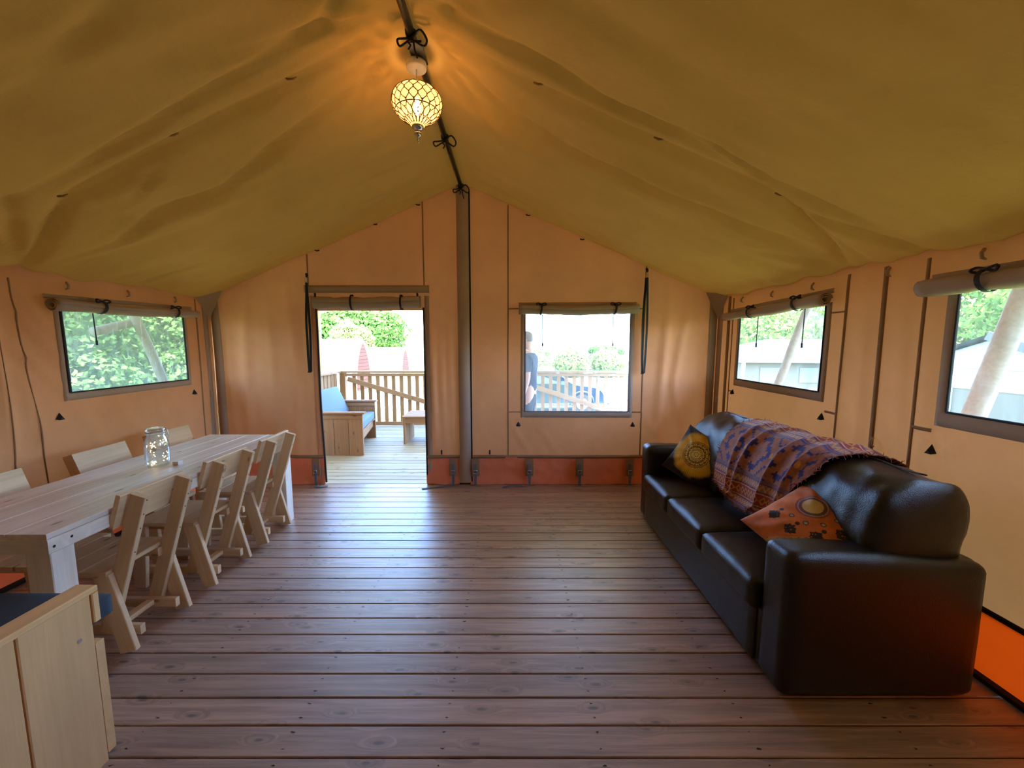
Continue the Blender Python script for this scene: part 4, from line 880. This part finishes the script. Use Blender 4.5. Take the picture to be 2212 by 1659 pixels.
def frame(pos, xa, ya):
    x = Vector(xa).normalized(); y = Vector(ya); y = (y - x * y.dot(x)).normalized(); z = x.cross(y); m_ = Matrix((x, y, z)).transposed().to_4x4(); m_.translation = pos; return m_
# diamond-turned cushion leaning in the far corner; face to the camera and left
def pillow_frame(c, nrm, up, rot):
    n = Vector(nrm).normalized(); u_ = Vector(up); u_ = (u_ - n * u_.dot(n)).normalized(); r_ = u_.cross(n); x = r_ * math.cos(rot) + u_ * math.sin(rot); y = -r_ * math.sin(rot) + u_ * math.cos(rot); m_ = Matrix((x, y, n)).transposed().to_4x4(); m_.translation = c; return m_
pillow('yellow_cushion', 'yellow cushion with a black mandala print at the far end of the sofa', pillow_frame((1.455, 2.96, .595), (-.60, -.66, .38), (0, 0, 1), R(-24)), .205, mandala)
pillow('orange_cushion', 'orange patterned cushion with dark motifs leaning at the near sofa arm', pillow_frame((1.44, 1.775, .61), (-.40, -.42, .80), (.3, .2, 1), R(-30)), .215, ornate)

# ---------------------------------------------------------------- wooden settee in the near left corner
ST = thing('wooden_settee', 'pine box settee with plank arms in the near left corner', 'settee')
ax, ay1, az = -1.472, 1.262, .655
for i in range(4):
    y1 = ay1 - i * .205; bar('arm_board', (ax, y1 - .1015, .0), (ax, y1 - .1015, az - .018), .2, .024, pinem, ST, (1, 0, 0))
bar('arm_cap', (ax - .020, .42, az - .008), (ax - .020, ay1 + .02, az - .008), .075, .022, pinem, ST)
bar('arm_end_cap', (ax + .006, ay1 + .012, az - .021), (ax + .006, ay1 + .012, az - .125), .022, .022, pinem, ST, (1, 0, 0))
for i in range(4):
    y1 = ay1 - i * .205; bar('arm_board', (-2.62, y1 - .1015, .0), (-2.62, y1 - .1015, az - .018), .2, .024, pinem, ST, (1, 0, 0))
bar('arm_cap', (-2.60, .42, az - .008), (-2.60, ay1 + .02, az - .008), .075, .022, pinem, ST)
bar('front_board', (-2.64, ay1 + .016, .236), (ax + .008, ay1 + .016, .236), .43, .028, pinem, ST, (0, 1, 0))
for z in (.30, .48, .66): bar('back_board', (-2.62, .43, z), (ax, .43, z), .17, .024, pinem, ST, (0, 1, 0))
bar('seat_panel', (-2.60, .83, .46), (ax - .02, .83, .46), .78, .02, pinem, ST)
v, f = tube_geo([(ax + .0125, 1.215, .50), (ax + .0135, 1.215, .50)], [.007, .007], 10); mesh('screw', v, f, metal, ST)
o = mesh('seat_cushion', *puff_box(-2.585, -1.528, .62, 1.395, .475, .553, .008, (0, 0, .004), 12, 50, .001), navy, None, True)
tag(o, 'dark slate blue foam seat cushion jutting over the settee front', 'cushion')

# ---------------------------------------------------------------- deck furniture
DS = thing('outdoor_sofa', 'brown plank outdoor sofa on the deck behind the doorway', 'sofa')
def arm(y, x0, x1, z):
    n = 5; wdt = (x1 - x0) / n
    for i in range(n): bar('arm_board', (x0 + wdt * (i + .5), y, 0), (x0 + wdt * (i + .5), y, z - .02), wdt - .008, .028, railm, DS, (0, 1, 0))
    bar('arm_rail', (x0, y - .018, z - .06), (x1, y - .018, z - .06), .05, .02, railm, DS, (0, 1, 0))
    bar('arm_cap', (x0 - .02, y, z - .008), (x1 + .03, y, z - .008), .085, .024, railm, DS)
arm(5.105, -2.96, -1.985, .585); arm(6.10, -2.96, -2.17, .60)
bar('front_board', (-2.03, 5.12, .245), (-2.22, 6.08, .245), .12, .025, railm, DS, (1, 0, 0))
bar('seat_panel', (-2.5, 5.12, .30), (-2.55, 6.08, .30), .75, .02, railm, DS)
for z in (.35, .5, .64): bar('back_board', (-2.95, 5.1, z), (-2.95, 6.1, z), .13, .025, railm, DS, (1, 0, 0))
o = mesh('seat_cushion', *puff_box(-2.80, -2.02, 5.13, 6.07, .315, .43, .02, (0, 0, .01), 8, 51, .002), bluef, None, True)
o.data.transform(Matrix.Shear('XY', 4, (0, 0)) if False else Matrix.Identity(4))
for vtx in o.data.vertices: vtx.co.x -= (vtx.co.y - 5.1) * .16 * (vtx.co.x > -2.5)
tag(o, 'flat blue seat cushion on the outdoor sofa', 'cushion')
o = mesh('back_cushion', *puff_box(-.06, .06, -.46, .46, -.02, .42, .03, (.02, 0, 0), 8, 52, .002), bluef, None, True)
o.matrix_world = Matrix.Translation((-2.62, 5.62, .43)) @ Matrix.Rotation(R(-24), 4, 'Y'); tag(o, 'upright blue back cushion leaning on the outdoor sofa', 'cushion')
CT = thing('coffee_table', 'low brown plank coffee table on the deck, cut by the doorway edge', 'table', (-1.63, 5.66, 0))
for i in range(5): bar('top_board', (0, .055 + i * .11, .41), (.95, .055 + i * .11, .41), .107, .022, railm, CT)
for y in (.03, .52): bar('apron', (.03, y, .355), (.92, y, .355), .085, .024, railm, CT, (0, 1, 0))
for x in (.03, .92): 
    for y in (.14, .41): bar('leg_board', (x, y, .0), (x, y, .398), .26, .028, railm, CT, (1, 0, 0))

# ---------------------------------------------------------------- person outside, seen from behind through the far window
skin = plain('skin', (.55, .34, .26), .5); hairm = plain('grey_hair', (.22, .20, .19), .9, bump=.6, bscale=200); shirt = plain('navy_shirt', (.02, .03, .075), .85); jeans = plain('dark_trousers', (.03, .035, .05), .85)
def skin_mesh(name, verts, edges, radii, mat, parent, sub=2, root=0):
    me = bpy.data.meshes.new(name); me.from_pydata(verts, edges, []); me.materials.append(mat); o = link(bpy.data.objects.new(name, me), parent)
    md = o.modifiers.new('skin', 'SKIN'); 
    for i, r_ in enumerate(radii):
        s = me.skin_vertices[0].data[i]; s.radius = r_ if hasattr(r_, '__len__') else (r_, r_); s.use_root = (i == root)
    md.use_smooth_shade = True; ss_ = o.modifiers.new('sub', 'SUBSURF'); ss_.levels = sub; ss_.render_levels = sub
    return o
PS = thing('person', 'person in a dark blue T-shirt standing on the deck, half hidden by the window edge', 'person', (.215, 5.0, 0), R(75))
# local frame: faces +Y, shoulders along X
bv = [(0, 0, .90), (0, .01, 1.02), (0, .015, 1.15), (0, .0, 1.28), (0, -.005, 1.37), (0, .02, 1.43), (0, .035, 1.47),
      (-.17, -.01, 1.30), (-.215, -.03, 1.06), (-.205, .03, .84), (.17, -.01, 1.30), (.215, -.03, 1.06), (.205, .03, .84),
      (-.09, 0, .86), (-.10, .02, .48), (-.10, -.02, .09), (.09, 0, .86), (.10, .02, .48), (.10, -.02, .09), (-.10, .12, .045), (.10, .12, .045)]
be = [(0, 1), (1, 2), (2, 3), (3, 4), (4, 5), (5, 6), (3, 7), (7, 8), (8, 9), (3, 10), (10, 11), (11, 12), (0, 13), (13, 14), (14, 15), (0, 16), (16, 17), (17, 18), (15, 19), (18, 20)]
br = [(.15, .11), (.135, .10), (.15, .11), (.15, .105), (.09, .075), .055, .05, .062, .043, .030, .062, .043, .030, .09, .062, .042, .09, .062, .042, .035, .035]
body = skin_mesh('body', bv, be, br, skin, PS)
head = []
V, F = puff_box(-.074, .074, -.09, .09, -.115, .115, .073, (0, 0, 0), 10, 3, 0)
V = [(x * (1 - .22 * max(0, (-z - .02) / .1)), y_ * (1 - .12 * max(0, (-z) / .1)) + .015 * (z < 0) * (y_ > 0), z) for x, y_, z in V]
V = [(x, y_ + .05, z + 1.52) for x, y_, z in V]; mesh('head', V, F, skin, PS, True)
nv_, nf = tube_geo([(0, .135, 1.545), (0, .155, 1.515), (0, .15, 1.500)], [.010, .016, .012], 8); mesh('nose', nv_, nf, skin, PS, True)
for s in (-1, 1):
    v, f = tube_geo([(s * .074, .045, 1.545), (s * .084, .04, 1.53), (s * .078, .045, 1.49)], [.010, .017, .008], 8); mesh('ear', v, f, skin, PS, True)
    v, f = lathe_geo([(0, -.01), (.010, -.004), (.010, .004), (0, .01)], 10, (s * .03, .136, 1.535)); mesh('eye', v, f, plain('eye%d' % s, (.5, .5, .5), .3), PS, True)
mesh('mouth', *tube_geo([(-.022, .135, 1.468), (0, .142, 1.466), (.022, .135, 1.468)], .005, 6), plain('lips', (.4, .16, .13), .5), PS, True)
V2 = [((x) * 1.06, (y_ - .05) * 1.05 + .042, 1.535 + (z - 1.52) * 1.02) for x, y_, z in V]
keep = [i for i, (x, y_, z) in enumerate(V2) if z > 1.53 + .55 * max(-.07, (y_ - .03))]
ks = set(keep); Fh = [q for q in F if all(i in ks for i in q)]; mesh('hair', V2, Fh, hairm, PS, True)
sv = [(0, 0, .84), (0, .01, 1.0), (0, .015, 1.15), (0, 0, 1.29), (0, -.003, 1.385), (-.175, -.01, 1.305), (-.21, -.025, 1.12), (.175, -.01, 1.305), (.21, -.025, 1.12)]
skin_mesh('t_shirt', sv, [(0, 1), (1, 2), (2, 3), (3, 4), (3, 5), (5, 6), (3, 7), (7, 8)], [(.168, .128), (.158, .122), (.168, .13), (.165, .125), (.07, .062), .078, .062, .078, .062], shirt, PS)
mesh('collar', *tube_geo([(.06 * math.cos(q), .01 + .055 * math.sin(q), 1.405 + .012 * math.sin(q)) for q in np.linspace(0, 2 * math.pi, 16, endpoint=False)], .012, 8, True), whitep, PS, True)
skin_mesh('trousers', [(0, 0, .92), (0, 0, .84), (-.09, 0, .80), (-.10, .02, .48), (-.10, -.02, .08), (.09, 0, .80), (.10, .02, .48), (.10, -.02, .08)], [(0, 1), (1, 2), (2, 3), (3, 4), (1, 5), (5, 6), (6, 7)], [(.155, .12), (.15, .12), .10, .078, .065, .10, .078, .065], jeans, PS)
for s in (-1, 1):
    w0 = Vector((s * .205, .035, .82)); hv, he, hr = [tuple(w0), tuple(w0 + Vector((0, .005, -.045))), tuple(w0 + Vector((0, .012, -.085)))], [(0, 1), (1, 2)], [(.022, .028), (.018, .038), (.014, .036)]
    skin_mesh('palm', hv, he, hr, skin, PS, 1)
    for k, (dx, ln) in enumerate(((-.028, .066), (-.010, .076), (.009, .070), (.027, .056))):
        b_ = w0 + Vector((0, .012 + dx, -.088)); tube('finger', [b_, b_ + Vector((-s * .004, 0, -ln * .45)), b_ + Vector((-s * .014, 0, -ln * .8)), b_ + Vector((-s * .024, .0, -ln))], [.0095, .009, .008, .006], skin, PS, 8)
    b_ = w0 + Vector((0, .028, -.03)); tube('thumb', [b_, b_ + Vector((-s * .008, .028, -.025)), b_ + Vector((-s * .014, .034, -.058))], [.012, .010, .007], skin, PS, 8)
    tube('shoe', [(s * .10, -.06, .05), (s * .10, 0, .05), (s * .10, .09, .04), (s * .10, .17, .034)], [.04, .05, .045, .028], plain('shoe%d' % s, (.1, .09, .08), .6), PS, 10)

# ---------------------------------------------------------------- outdoors
grassm = plain('grass', (.13, .165, .05), .9, var=.3, bscale=3); gravelm = plain('pale_gravel', (.42, .41, .37), .9, var=.12, bscale=30)
def ground():
    v, f = [], []; xs_ = [-80, -50, -30, -20, -14, -9, -5, 0, 5, 9, 14, 20, 30, 50, 80]; ys_ = [-40, -15, -5, 2, 8, 12, 16, 22, 30, 45, 70, 110, 160]
    X, Y = np.meshgrid(xs_, ys_, indexing='ij'); Z = -.9 - .012 * np.clip(Y - 12, 0, 60); return mesh('ground', np.stack([X.ravel(), Y.ravel(), Z.ravel()], 1), grid_faces(len(xs_), len(ys_)), grassm)
g = ground(); tag(g, kind='structure')
o = mesh('gravel_drive', [(-30, 9.5, -.885), (30, 9.5, -.885), (30, 19, -.97), (-30, 19, -.97)], [(0, 1, 2, 3)], gravelm); tag(o, kind='structure')
leafA = leaf('bright_leaf', (.10, .17, .035), (.24, .32, .08)); leafB = leaf('mid_leaf', (.07, .15, .03), (.20, .32, .08)); leafC = leaf('pale_leaf', (.22, .28, .08), (.36, .40, .14)); leafH = leaf('hedge_leaf', (.03, .07, .02), (.20, .30, .08))
barkm = plain('bark', (.16, .12, .08), .9, bump=.5, bscale=20)
def foliage(blobs, n, size, seed, fill=.35):
    rs = np.random.RandomState(seed); vol = np.array([b[3] * b[4] * b[5] for b in blobs]) ** .67; cnt = (vol / vol.sum() * n).astype(int) + 1; Cs = []; Ns = []
    for (bx, by, bz, rx, ry, rz), k in zip(blobs, cnt):
        d = rs.randn(k, 3); d /= np.linalg.norm(d, axis=1, keepdims=True); r_ = 1 - fill * rs.rand(k, 1) ** 1.5; lump = 1 + .14 * np.sin(d[:, :1] * 9 + seed) * np.cos(d[:, 1:2] * 8) + .06 * np.sin(d[:, 2:] * 23)
        Cs.append(np.array([bx, by, bz]) + d * r_ * lump * np.array([rx, ry, rz])); Ns.append(d + rs.randn(k, 3) * .6)
    Cc = np.concatenate(Cs); Nn = np.concatenate(Ns); Nn /= np.linalg.norm(Nn, axis=1, keepdims=True); t = np.cross(Nn, rs.randn(len(Nn), 3)); t /= np.linalg.norm(t, axis=1, keepdims=True); b = np.cross(Nn, t)
    s = size * (.6 + .8 * rs.rand(len(Cc), 1)); V = np.stack([Cc - t * s, Cc - b * s * .55, Cc + t * s, Cc + b * s * .55 + Nn * s * .15], 1).reshape(-1, 3)
    return V, np.arange(len(V)).reshape(-1, 4)
def fmesh(name, V, F, mat, parent):
    me = bpy.data.meshes.new(name); me.vertices.add(len(V)); me.vertices.foreach_set('co', V.astype(np.float32).ravel()); nf = len(F); me.loops.add(nf * 4); me.loops.foreach_set('vertex_index', F.astype(np.int32).ravel()); me.polygons.add(nf)
    me.polygons.foreach_set('loop_start', np.arange(0, nf * 4, 4, dtype=np.int32)); me.update(calc_edges=True); me.materials.append(mat); o = link(bpy.data.objects.new(name, me), parent); o['kind'] = 'stuff'; return o
def tree(name, label, cat, base, blobs, n, size, mat, seed, trunk=.15, group=None, tall=None):
    t = thing(name, label, cat, base, 0, group); V, F = foliage(blobs, n, size, seed); fmesh('foliage', V, F, mat, t)
    for b in blobs[:3]:
        v, f = tube_geo([(0, 0, -.1), (b[0] * .4, b[1] * .4, b[2] * .5), (b[0], b[1], b[2])], [trunk, trunk * .7, trunk * .3], 8); mesh('trunk', v, f, barkm, t, True)
    return t
tree('leafy_tree', 'big round green tree behind the arched cabins', 'tree', (-18.3, 52, -1.4), [(0, 0, 4.4, 4.2, 4, 3.4), (-4.2, 0, 4.6, 4, 4, 3.6), (-8, 0, 4, 4, 4, 3)], 26000, .22, leafB, 5)
tree('yellow_green_tree', 'smaller yellow-green tree in front of the big round tree', 'tree', (-17.2, 44, -1.4), [(0, 0, 2.6, 1.6, 2, 2.2), (-1.5, 0, 3.2, 1.5, 2, 2.2)], 9000, .16, leafC, 6)
for i, (x, y, h_, w_, l) in enumerate(((1.9, 30, 1.9, 1.15, 'low yellow-green bush left in the far window view'), (4.5, 30, 2.3, 1.35, 'yellow-green bush in the middle of the far window view'), (7.3, 30, 2.2, 1.3, 'yellow-green bush right of centre in the far window view'), (10.6, 30, 2.9, 1.4, 'taller bush at the right edge of the far window view'))):
    tree('shrub', l, 'shrub', (x, y, -1.2), [(0, 0, h_ * .5, w_, 1.2, h_ * .5), (w_ * .2, .2, h_ * .45, w_ * .6, 1, h_ * .42)], 5000, .11, leafC, 20 + i, .05, 'bushes beyond the parked car')
tree('distant_tree', 'grey-green treetops on the horizon past the bushes', 'tree', (14, 75, -1.6), [(3, 0, 1.7, 2.2, 3, .9), (5.5, 0, 1.5, 2, 3, .8), (-9, 0, 1.0, 2, 3, .6)], 5000, .3, leafB, 30, .2)
hd = thing('hedge', 'tall leafy green hedge outside the left window', 'hedge', (-7.2, 5.5, -.9))
bl = [(rnd.uniform(-.5, .7), -5.5 + i * .75 + rnd.uniform(-.2, .2), zz, rnd.uniform(.8, 1.1), .8, rnd.uniform(.6, .85)) for i in range(17) for zz in (.6, 1.6, 2.6, 3.6, 4.5)]
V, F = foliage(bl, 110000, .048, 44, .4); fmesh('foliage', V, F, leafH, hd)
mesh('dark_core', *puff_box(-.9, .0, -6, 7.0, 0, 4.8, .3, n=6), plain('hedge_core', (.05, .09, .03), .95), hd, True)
tree('leafy_tree', 'pale green tree behind the grey tents, seen through right-hand windows', 'tree', (21, 23, -1), [(0, 0, 3.6, 3.6, 3, 2.6), (-6, 1, 2.8, 3.4, 3, 2.0), (5, -3, 4.2, 3, 3, 2.6)], 15000, .16, leafA, 51, .2)
tree('leafy_tree', 'sparse tree above the grey tent roof in the rightmost window', 'tree', (20, 14.5, -1), [(0, 0, 3.2, 2.4, 2, 1.9), (3, -3.5, 3.2, 2.6, 2.2, 2.1), (6, -9, 3.0, 3, 3, 2.2)], 14000, .14, leafA, 52, .15)
# arched cabins
shing = plain('pale_shingle', (.50, .49, .46), .8, bump=.3, bscale=8)
def pod(label, xg, y0, y1, zb, zt, L_):
    t = thing('arched_cabin', label, 'cabin', (xg, (y0 + y1) / 2, zb), 0, 'arched cabins beyond the deck'); wd = (y1 - y0) / 2; H_ = zt - zb
    prof_ = []
    for i in range(13):
        q = i / 12; prof_.append((wd * (1 - q ** 2.1) ** .8 * (1.0), H_ * q ** .92))
    out = [(-a_, z) for a_, z in prof_] + [(a_, z) for a_, z in prof_[::-1][1:]]
    V, F = [], []
    for x in (.03, -L_):
        for sc_ in (1.0, .94): V += [(x, a_ * sc_, z * (sc_ if z > 0 else 1)) for a_, z in out]
    n = len(out)
    for i in range(n - 1): F += [(i, i + 1, 2 * n + i + 1, 2 * n + i), (n + i, 3 * n + i, 3 * n + i + 1, n + i + 1), (i, n + i, n + i + 1, i + 1)]
    mesh('roof_shell', V, F, shing, t, False)
    for k in range(1, 12, 2):   # lapped shingle courses on the side that faces the tent
        a_, z = prof_[k]; bar('shingle_course', (.03, -a_ - .015, z), (-L_, -a_ - .015, z), .05, .03, shing, t, (0, -1, .3))
    for k in range(14):
        z0_, z1_ = H_ * .94 * k / 14, H_ * .94 * (k + 1) / 14; a_ = float(np.interp(z0_ + .01, [p[1] * .94 for p in prof_], [p[0] * .94 for p in prof_])); b_ = float(np.interp(z1_, [p[1] * .94 for p in prof_], [p[0] * .94 for p in prof_]))
        v = [(.02, -a_, z0_), (.02, a_, z0_), (.02, b_, z1_ - .012), (.02, -b_, z1_ - .012), (-.02, -a_, z0_), (-.02, a_, z0_), (-.02, b_, z1_ - .012), (-.02, -b_, z1_ - .012)]
        mesh('gable_board', v, [(0, 1, 2, 3), (7, 6, 5, 4), (3, 2, 6, 7), (0, 4, 5, 1)], podm, t)
pod('nearer arched cabin with a pale roof and orange gable', -8.08, 20, 22.2, -1.05, 1.72, 5.0)
pod('farther arched cabin with only a sliver of orange gable showing', -9.65, 34, 36.4, -1.25, 1.15, 6.0)

# parked car
CR = thing('parked_car', 'dark blue parked car seen through the railing from the far window', 'car', (1.1, 14.0, -.9), 0)
carm = plain('car_blue', (.03, .07, .16), .25, 0, spec=.6, coat=.6); cglass = plain('car_glass', (.05, .12, .16), .1, spec=.8)
prof_ = [(-2.0, .32), (-2.05, .65), (-1.95, .92), (-1.6, 1.02), (-1.15, 1.42), (-.6, 1.52), (.1, 1.50), (.5, 1.38), (1.0, 1.02), (1.7, .90), (2.0, .72), (2.05, .40), (1.95, .28), (-1.9, .28)]
PP = smooth_loop(prof_, 60); V = []; 
for yy, k in ((-.82, .93), (-.78, 1), (-.3, 1.015), (.3, 1.015), (.78, 1), (.82, .93)):
    for p in PP:
        tz = max(0, (p[1] - .95)) * .22; V.append((p[0] * (k * .1 + .9), yy * (1 - tz), .7 + (p[1] - .7) * k))
n = len(PP); F = [(j * n + i, j * n + (i + 1) % n, (j + 1) * n + (i + 1) % n, (j + 1) * n + i) for j in range(5) for i in range(n)] + [tuple(range(n)), tuple(5 * n + i for i in range(n - 1, -1, -1))]
mesh('car_body', V, F, carm, CR, True)
for sg in (-1, 1):
    for w0 in ([(-1.35, 1.02), (-1.0, 1.36), (-.42, 1.42), (-.42, 1.02)], [(-.36, 1.02), (-.36, 1.42), (.1, 1.41), (.42, 1.28), (.78, 1.02)]):
        mesh('side_window', [(x, sg * (.80 * (1 - max(0, z - .95) * .22) + .006), z) for x, z in w0], [tuple(range(len(w0)))], cglass, CR)
    for x in (-1.3, 1.3):
        v, f = tube_geo([(x, sg * .66, .33), (x, sg * .84, .33)], [.33, .33], 24); wh = mesh('wheel', v, f, plain('tyre%d%d' % (sg, x), (.02, .02, .02), .8), CR, False)
        v, f = tube_geo([(x, sg * .80, .33), (x, sg * .850, .33)], [.2, .2], 12); mesh('hubcap', v, f, metal, wh, False)
        v = [(x + .40 * math.cos(q), sg * .83, .36 + .40 * math.sin(q)) for q in np.linspace(0, math.pi, 14)]; tube('wheel_arch', v, .03, carm, CR, 6)
    mesh('mirror', *box_geo(.55, .72, sg * .80, sg * .98, 1.0, 1.12), carm, CR)
    mesh('headlamp', *puff_box(1.78, 2.0, min(sg * .5, sg * .78), max(sg * .5, sg * .78), .68, .82, .03, n=3), metal, CR, True)

# neighbouring tents
tentroof = plain('grey_tent_roof', (.042, .048, .054), .8, var=.06, bscale=2); tentwall = plain('cream_tent_wall', (.17, .135, .085), .85, var=.05, bscale=2); valm = plain('grey_tent_gable', (.42, .40, .37), .85)
A = thing('safari_tent', 'grey-roofed cream tent seen through the smaller right window', 'tent', (8.2, 14, -.95))
ev, rz = 1.76, 2.62
mesh('roof', [(-.05, -.1, ev), (7.5, -.1, ev - .05), (2.6, 2.6, rz), (7.5, 2.6, rz), (-.05, 5.2, ev), (7.5, 5.2, ev)], [(0, 1, 3, 2), (0, 2, 4), (4, 2, 3, 5)], tentroof, A)
mesh('wall', *box_geo(.3, 7.4, .25, 5, 0, ev + .02), tentwall, A)
for x in (.9, 2.35, 3.9): mesh('window_panel', *box_geo(x, x + .8, .22, .26, 1.0, 1.55), plain('tent_window%d' % int(x * 10), (.2, .2, .2), .5), A)
for x in (.1, 2.9, 5.6): bar('post', (x, -.05, 0), (x, -.05, ev), .1, .1, logm, A, (0, 1, 0))
B = thing('safari_tent', 'cream gabled tent with grey roof seen through the rightmost window', 'tent', (9.0, 7.2, -.9))
hw, ap, ez = 2.7, 2.56, 1.55
mesh('roof', [(-.25, 0, ap), (6, 0, ap + .15), (-.25, hw, ez), (6, hw, ez), (-.25, -hw, ez - .05), (6, -hw, ez)], [(0, 1, 3, 2), (0, 4, 5, 1)], tentroof, B)
mesh('gable', [(0, 0, ap - .04), (0, hw - .1, ez + .0), (0, -hw + .1, ez + .0), (0, hw - .1, ez - .05), (0, -hw + .1, ez - .05)], [(0, 1, 3, 4, 2)], valm, B)
mesh('valance', *box_geo(-.04, -.01, -hw + .1, hw - .1, 1.93 - .02, 1.95), valm, B)
mesh('gable', [(-.02, -1.45, 1.94), (-.02, 1.45, 1.94), (-.02, 0, ap - .06)], [(0, 1, 2)], valm, B)
mesh('wall', *box_geo(.02, 5.8, -hw + .3, hw - .3, 0, 1.93), tentwall, B)
for y in (-.75, .9): mesh('window_panel', *box_geo(-.01, .03, y - .2, y + .2, .95, 1.55), plain('tent_pane%d' % int(y * 10), (.45, .42, .36), .6), B)
bar('verge_board', (-.27, .0, ap - .02), (-.27, -hw, ez - .09), .16, .03, plain('dark_verge', (.12, .11, .09), .9, bump=.6, bscale=20), B, (1, 0, 0))
for y in (-1.35, -1.15): v, f = tube_geo([(-.4, y, 0), (-.4, y + .03, 2.1)], .06, 10); mesh('post', v, f, railm, B, True)
# round timber props leaning outside the side windows
def log(p0, p1, r_, label, ext=1.2, up=.5):
    p0, p1 = Vector(p0), Vector(p1); d = (p1 - p0).normalized(); a_ = p0 - d * ext; b_ = p1 + d * up; n_ = 10
    P = [a_.lerp(b_, t) + Vector((rnd.uniform(-.004, .004), rnd.uniform(-.004, .004), 0)) for t in np.linspace(0, 1, n_)]
    v, f = tube_geo(P, [r_ * (1 - .12 * t) for t in np.linspace(0, 1, n_)], 14); L_ = (b_ - a_).length
    o = mesh('leaning_log', v, f, logm, None, True); return tag(o, label, 'log', 'timber props outside the side windows')
log((2.75, 3.98, 1.12), (2.75, 3.72, 1.70), .042, 'pale round timber prop leaning outside the smaller right window', 2.2, .2)
log((2.62, 2.165, 1.143), (2.62, 2.03, 1.70), .056, 'thick pale round timber prop leaning outside the rightmost window', 1.9, .25)
log((-3.62, 4.02, 1.12), (-3.62, 3.80, 1.69), .045, 'pale round timber prop leaning outside the left window', 2.2, .08)
log((-3.70, 3.47, 1.60), (-3.66, 3.86, 1.715), .042, 'pale log end pointing sideways at the top of the left window', 0, .0)
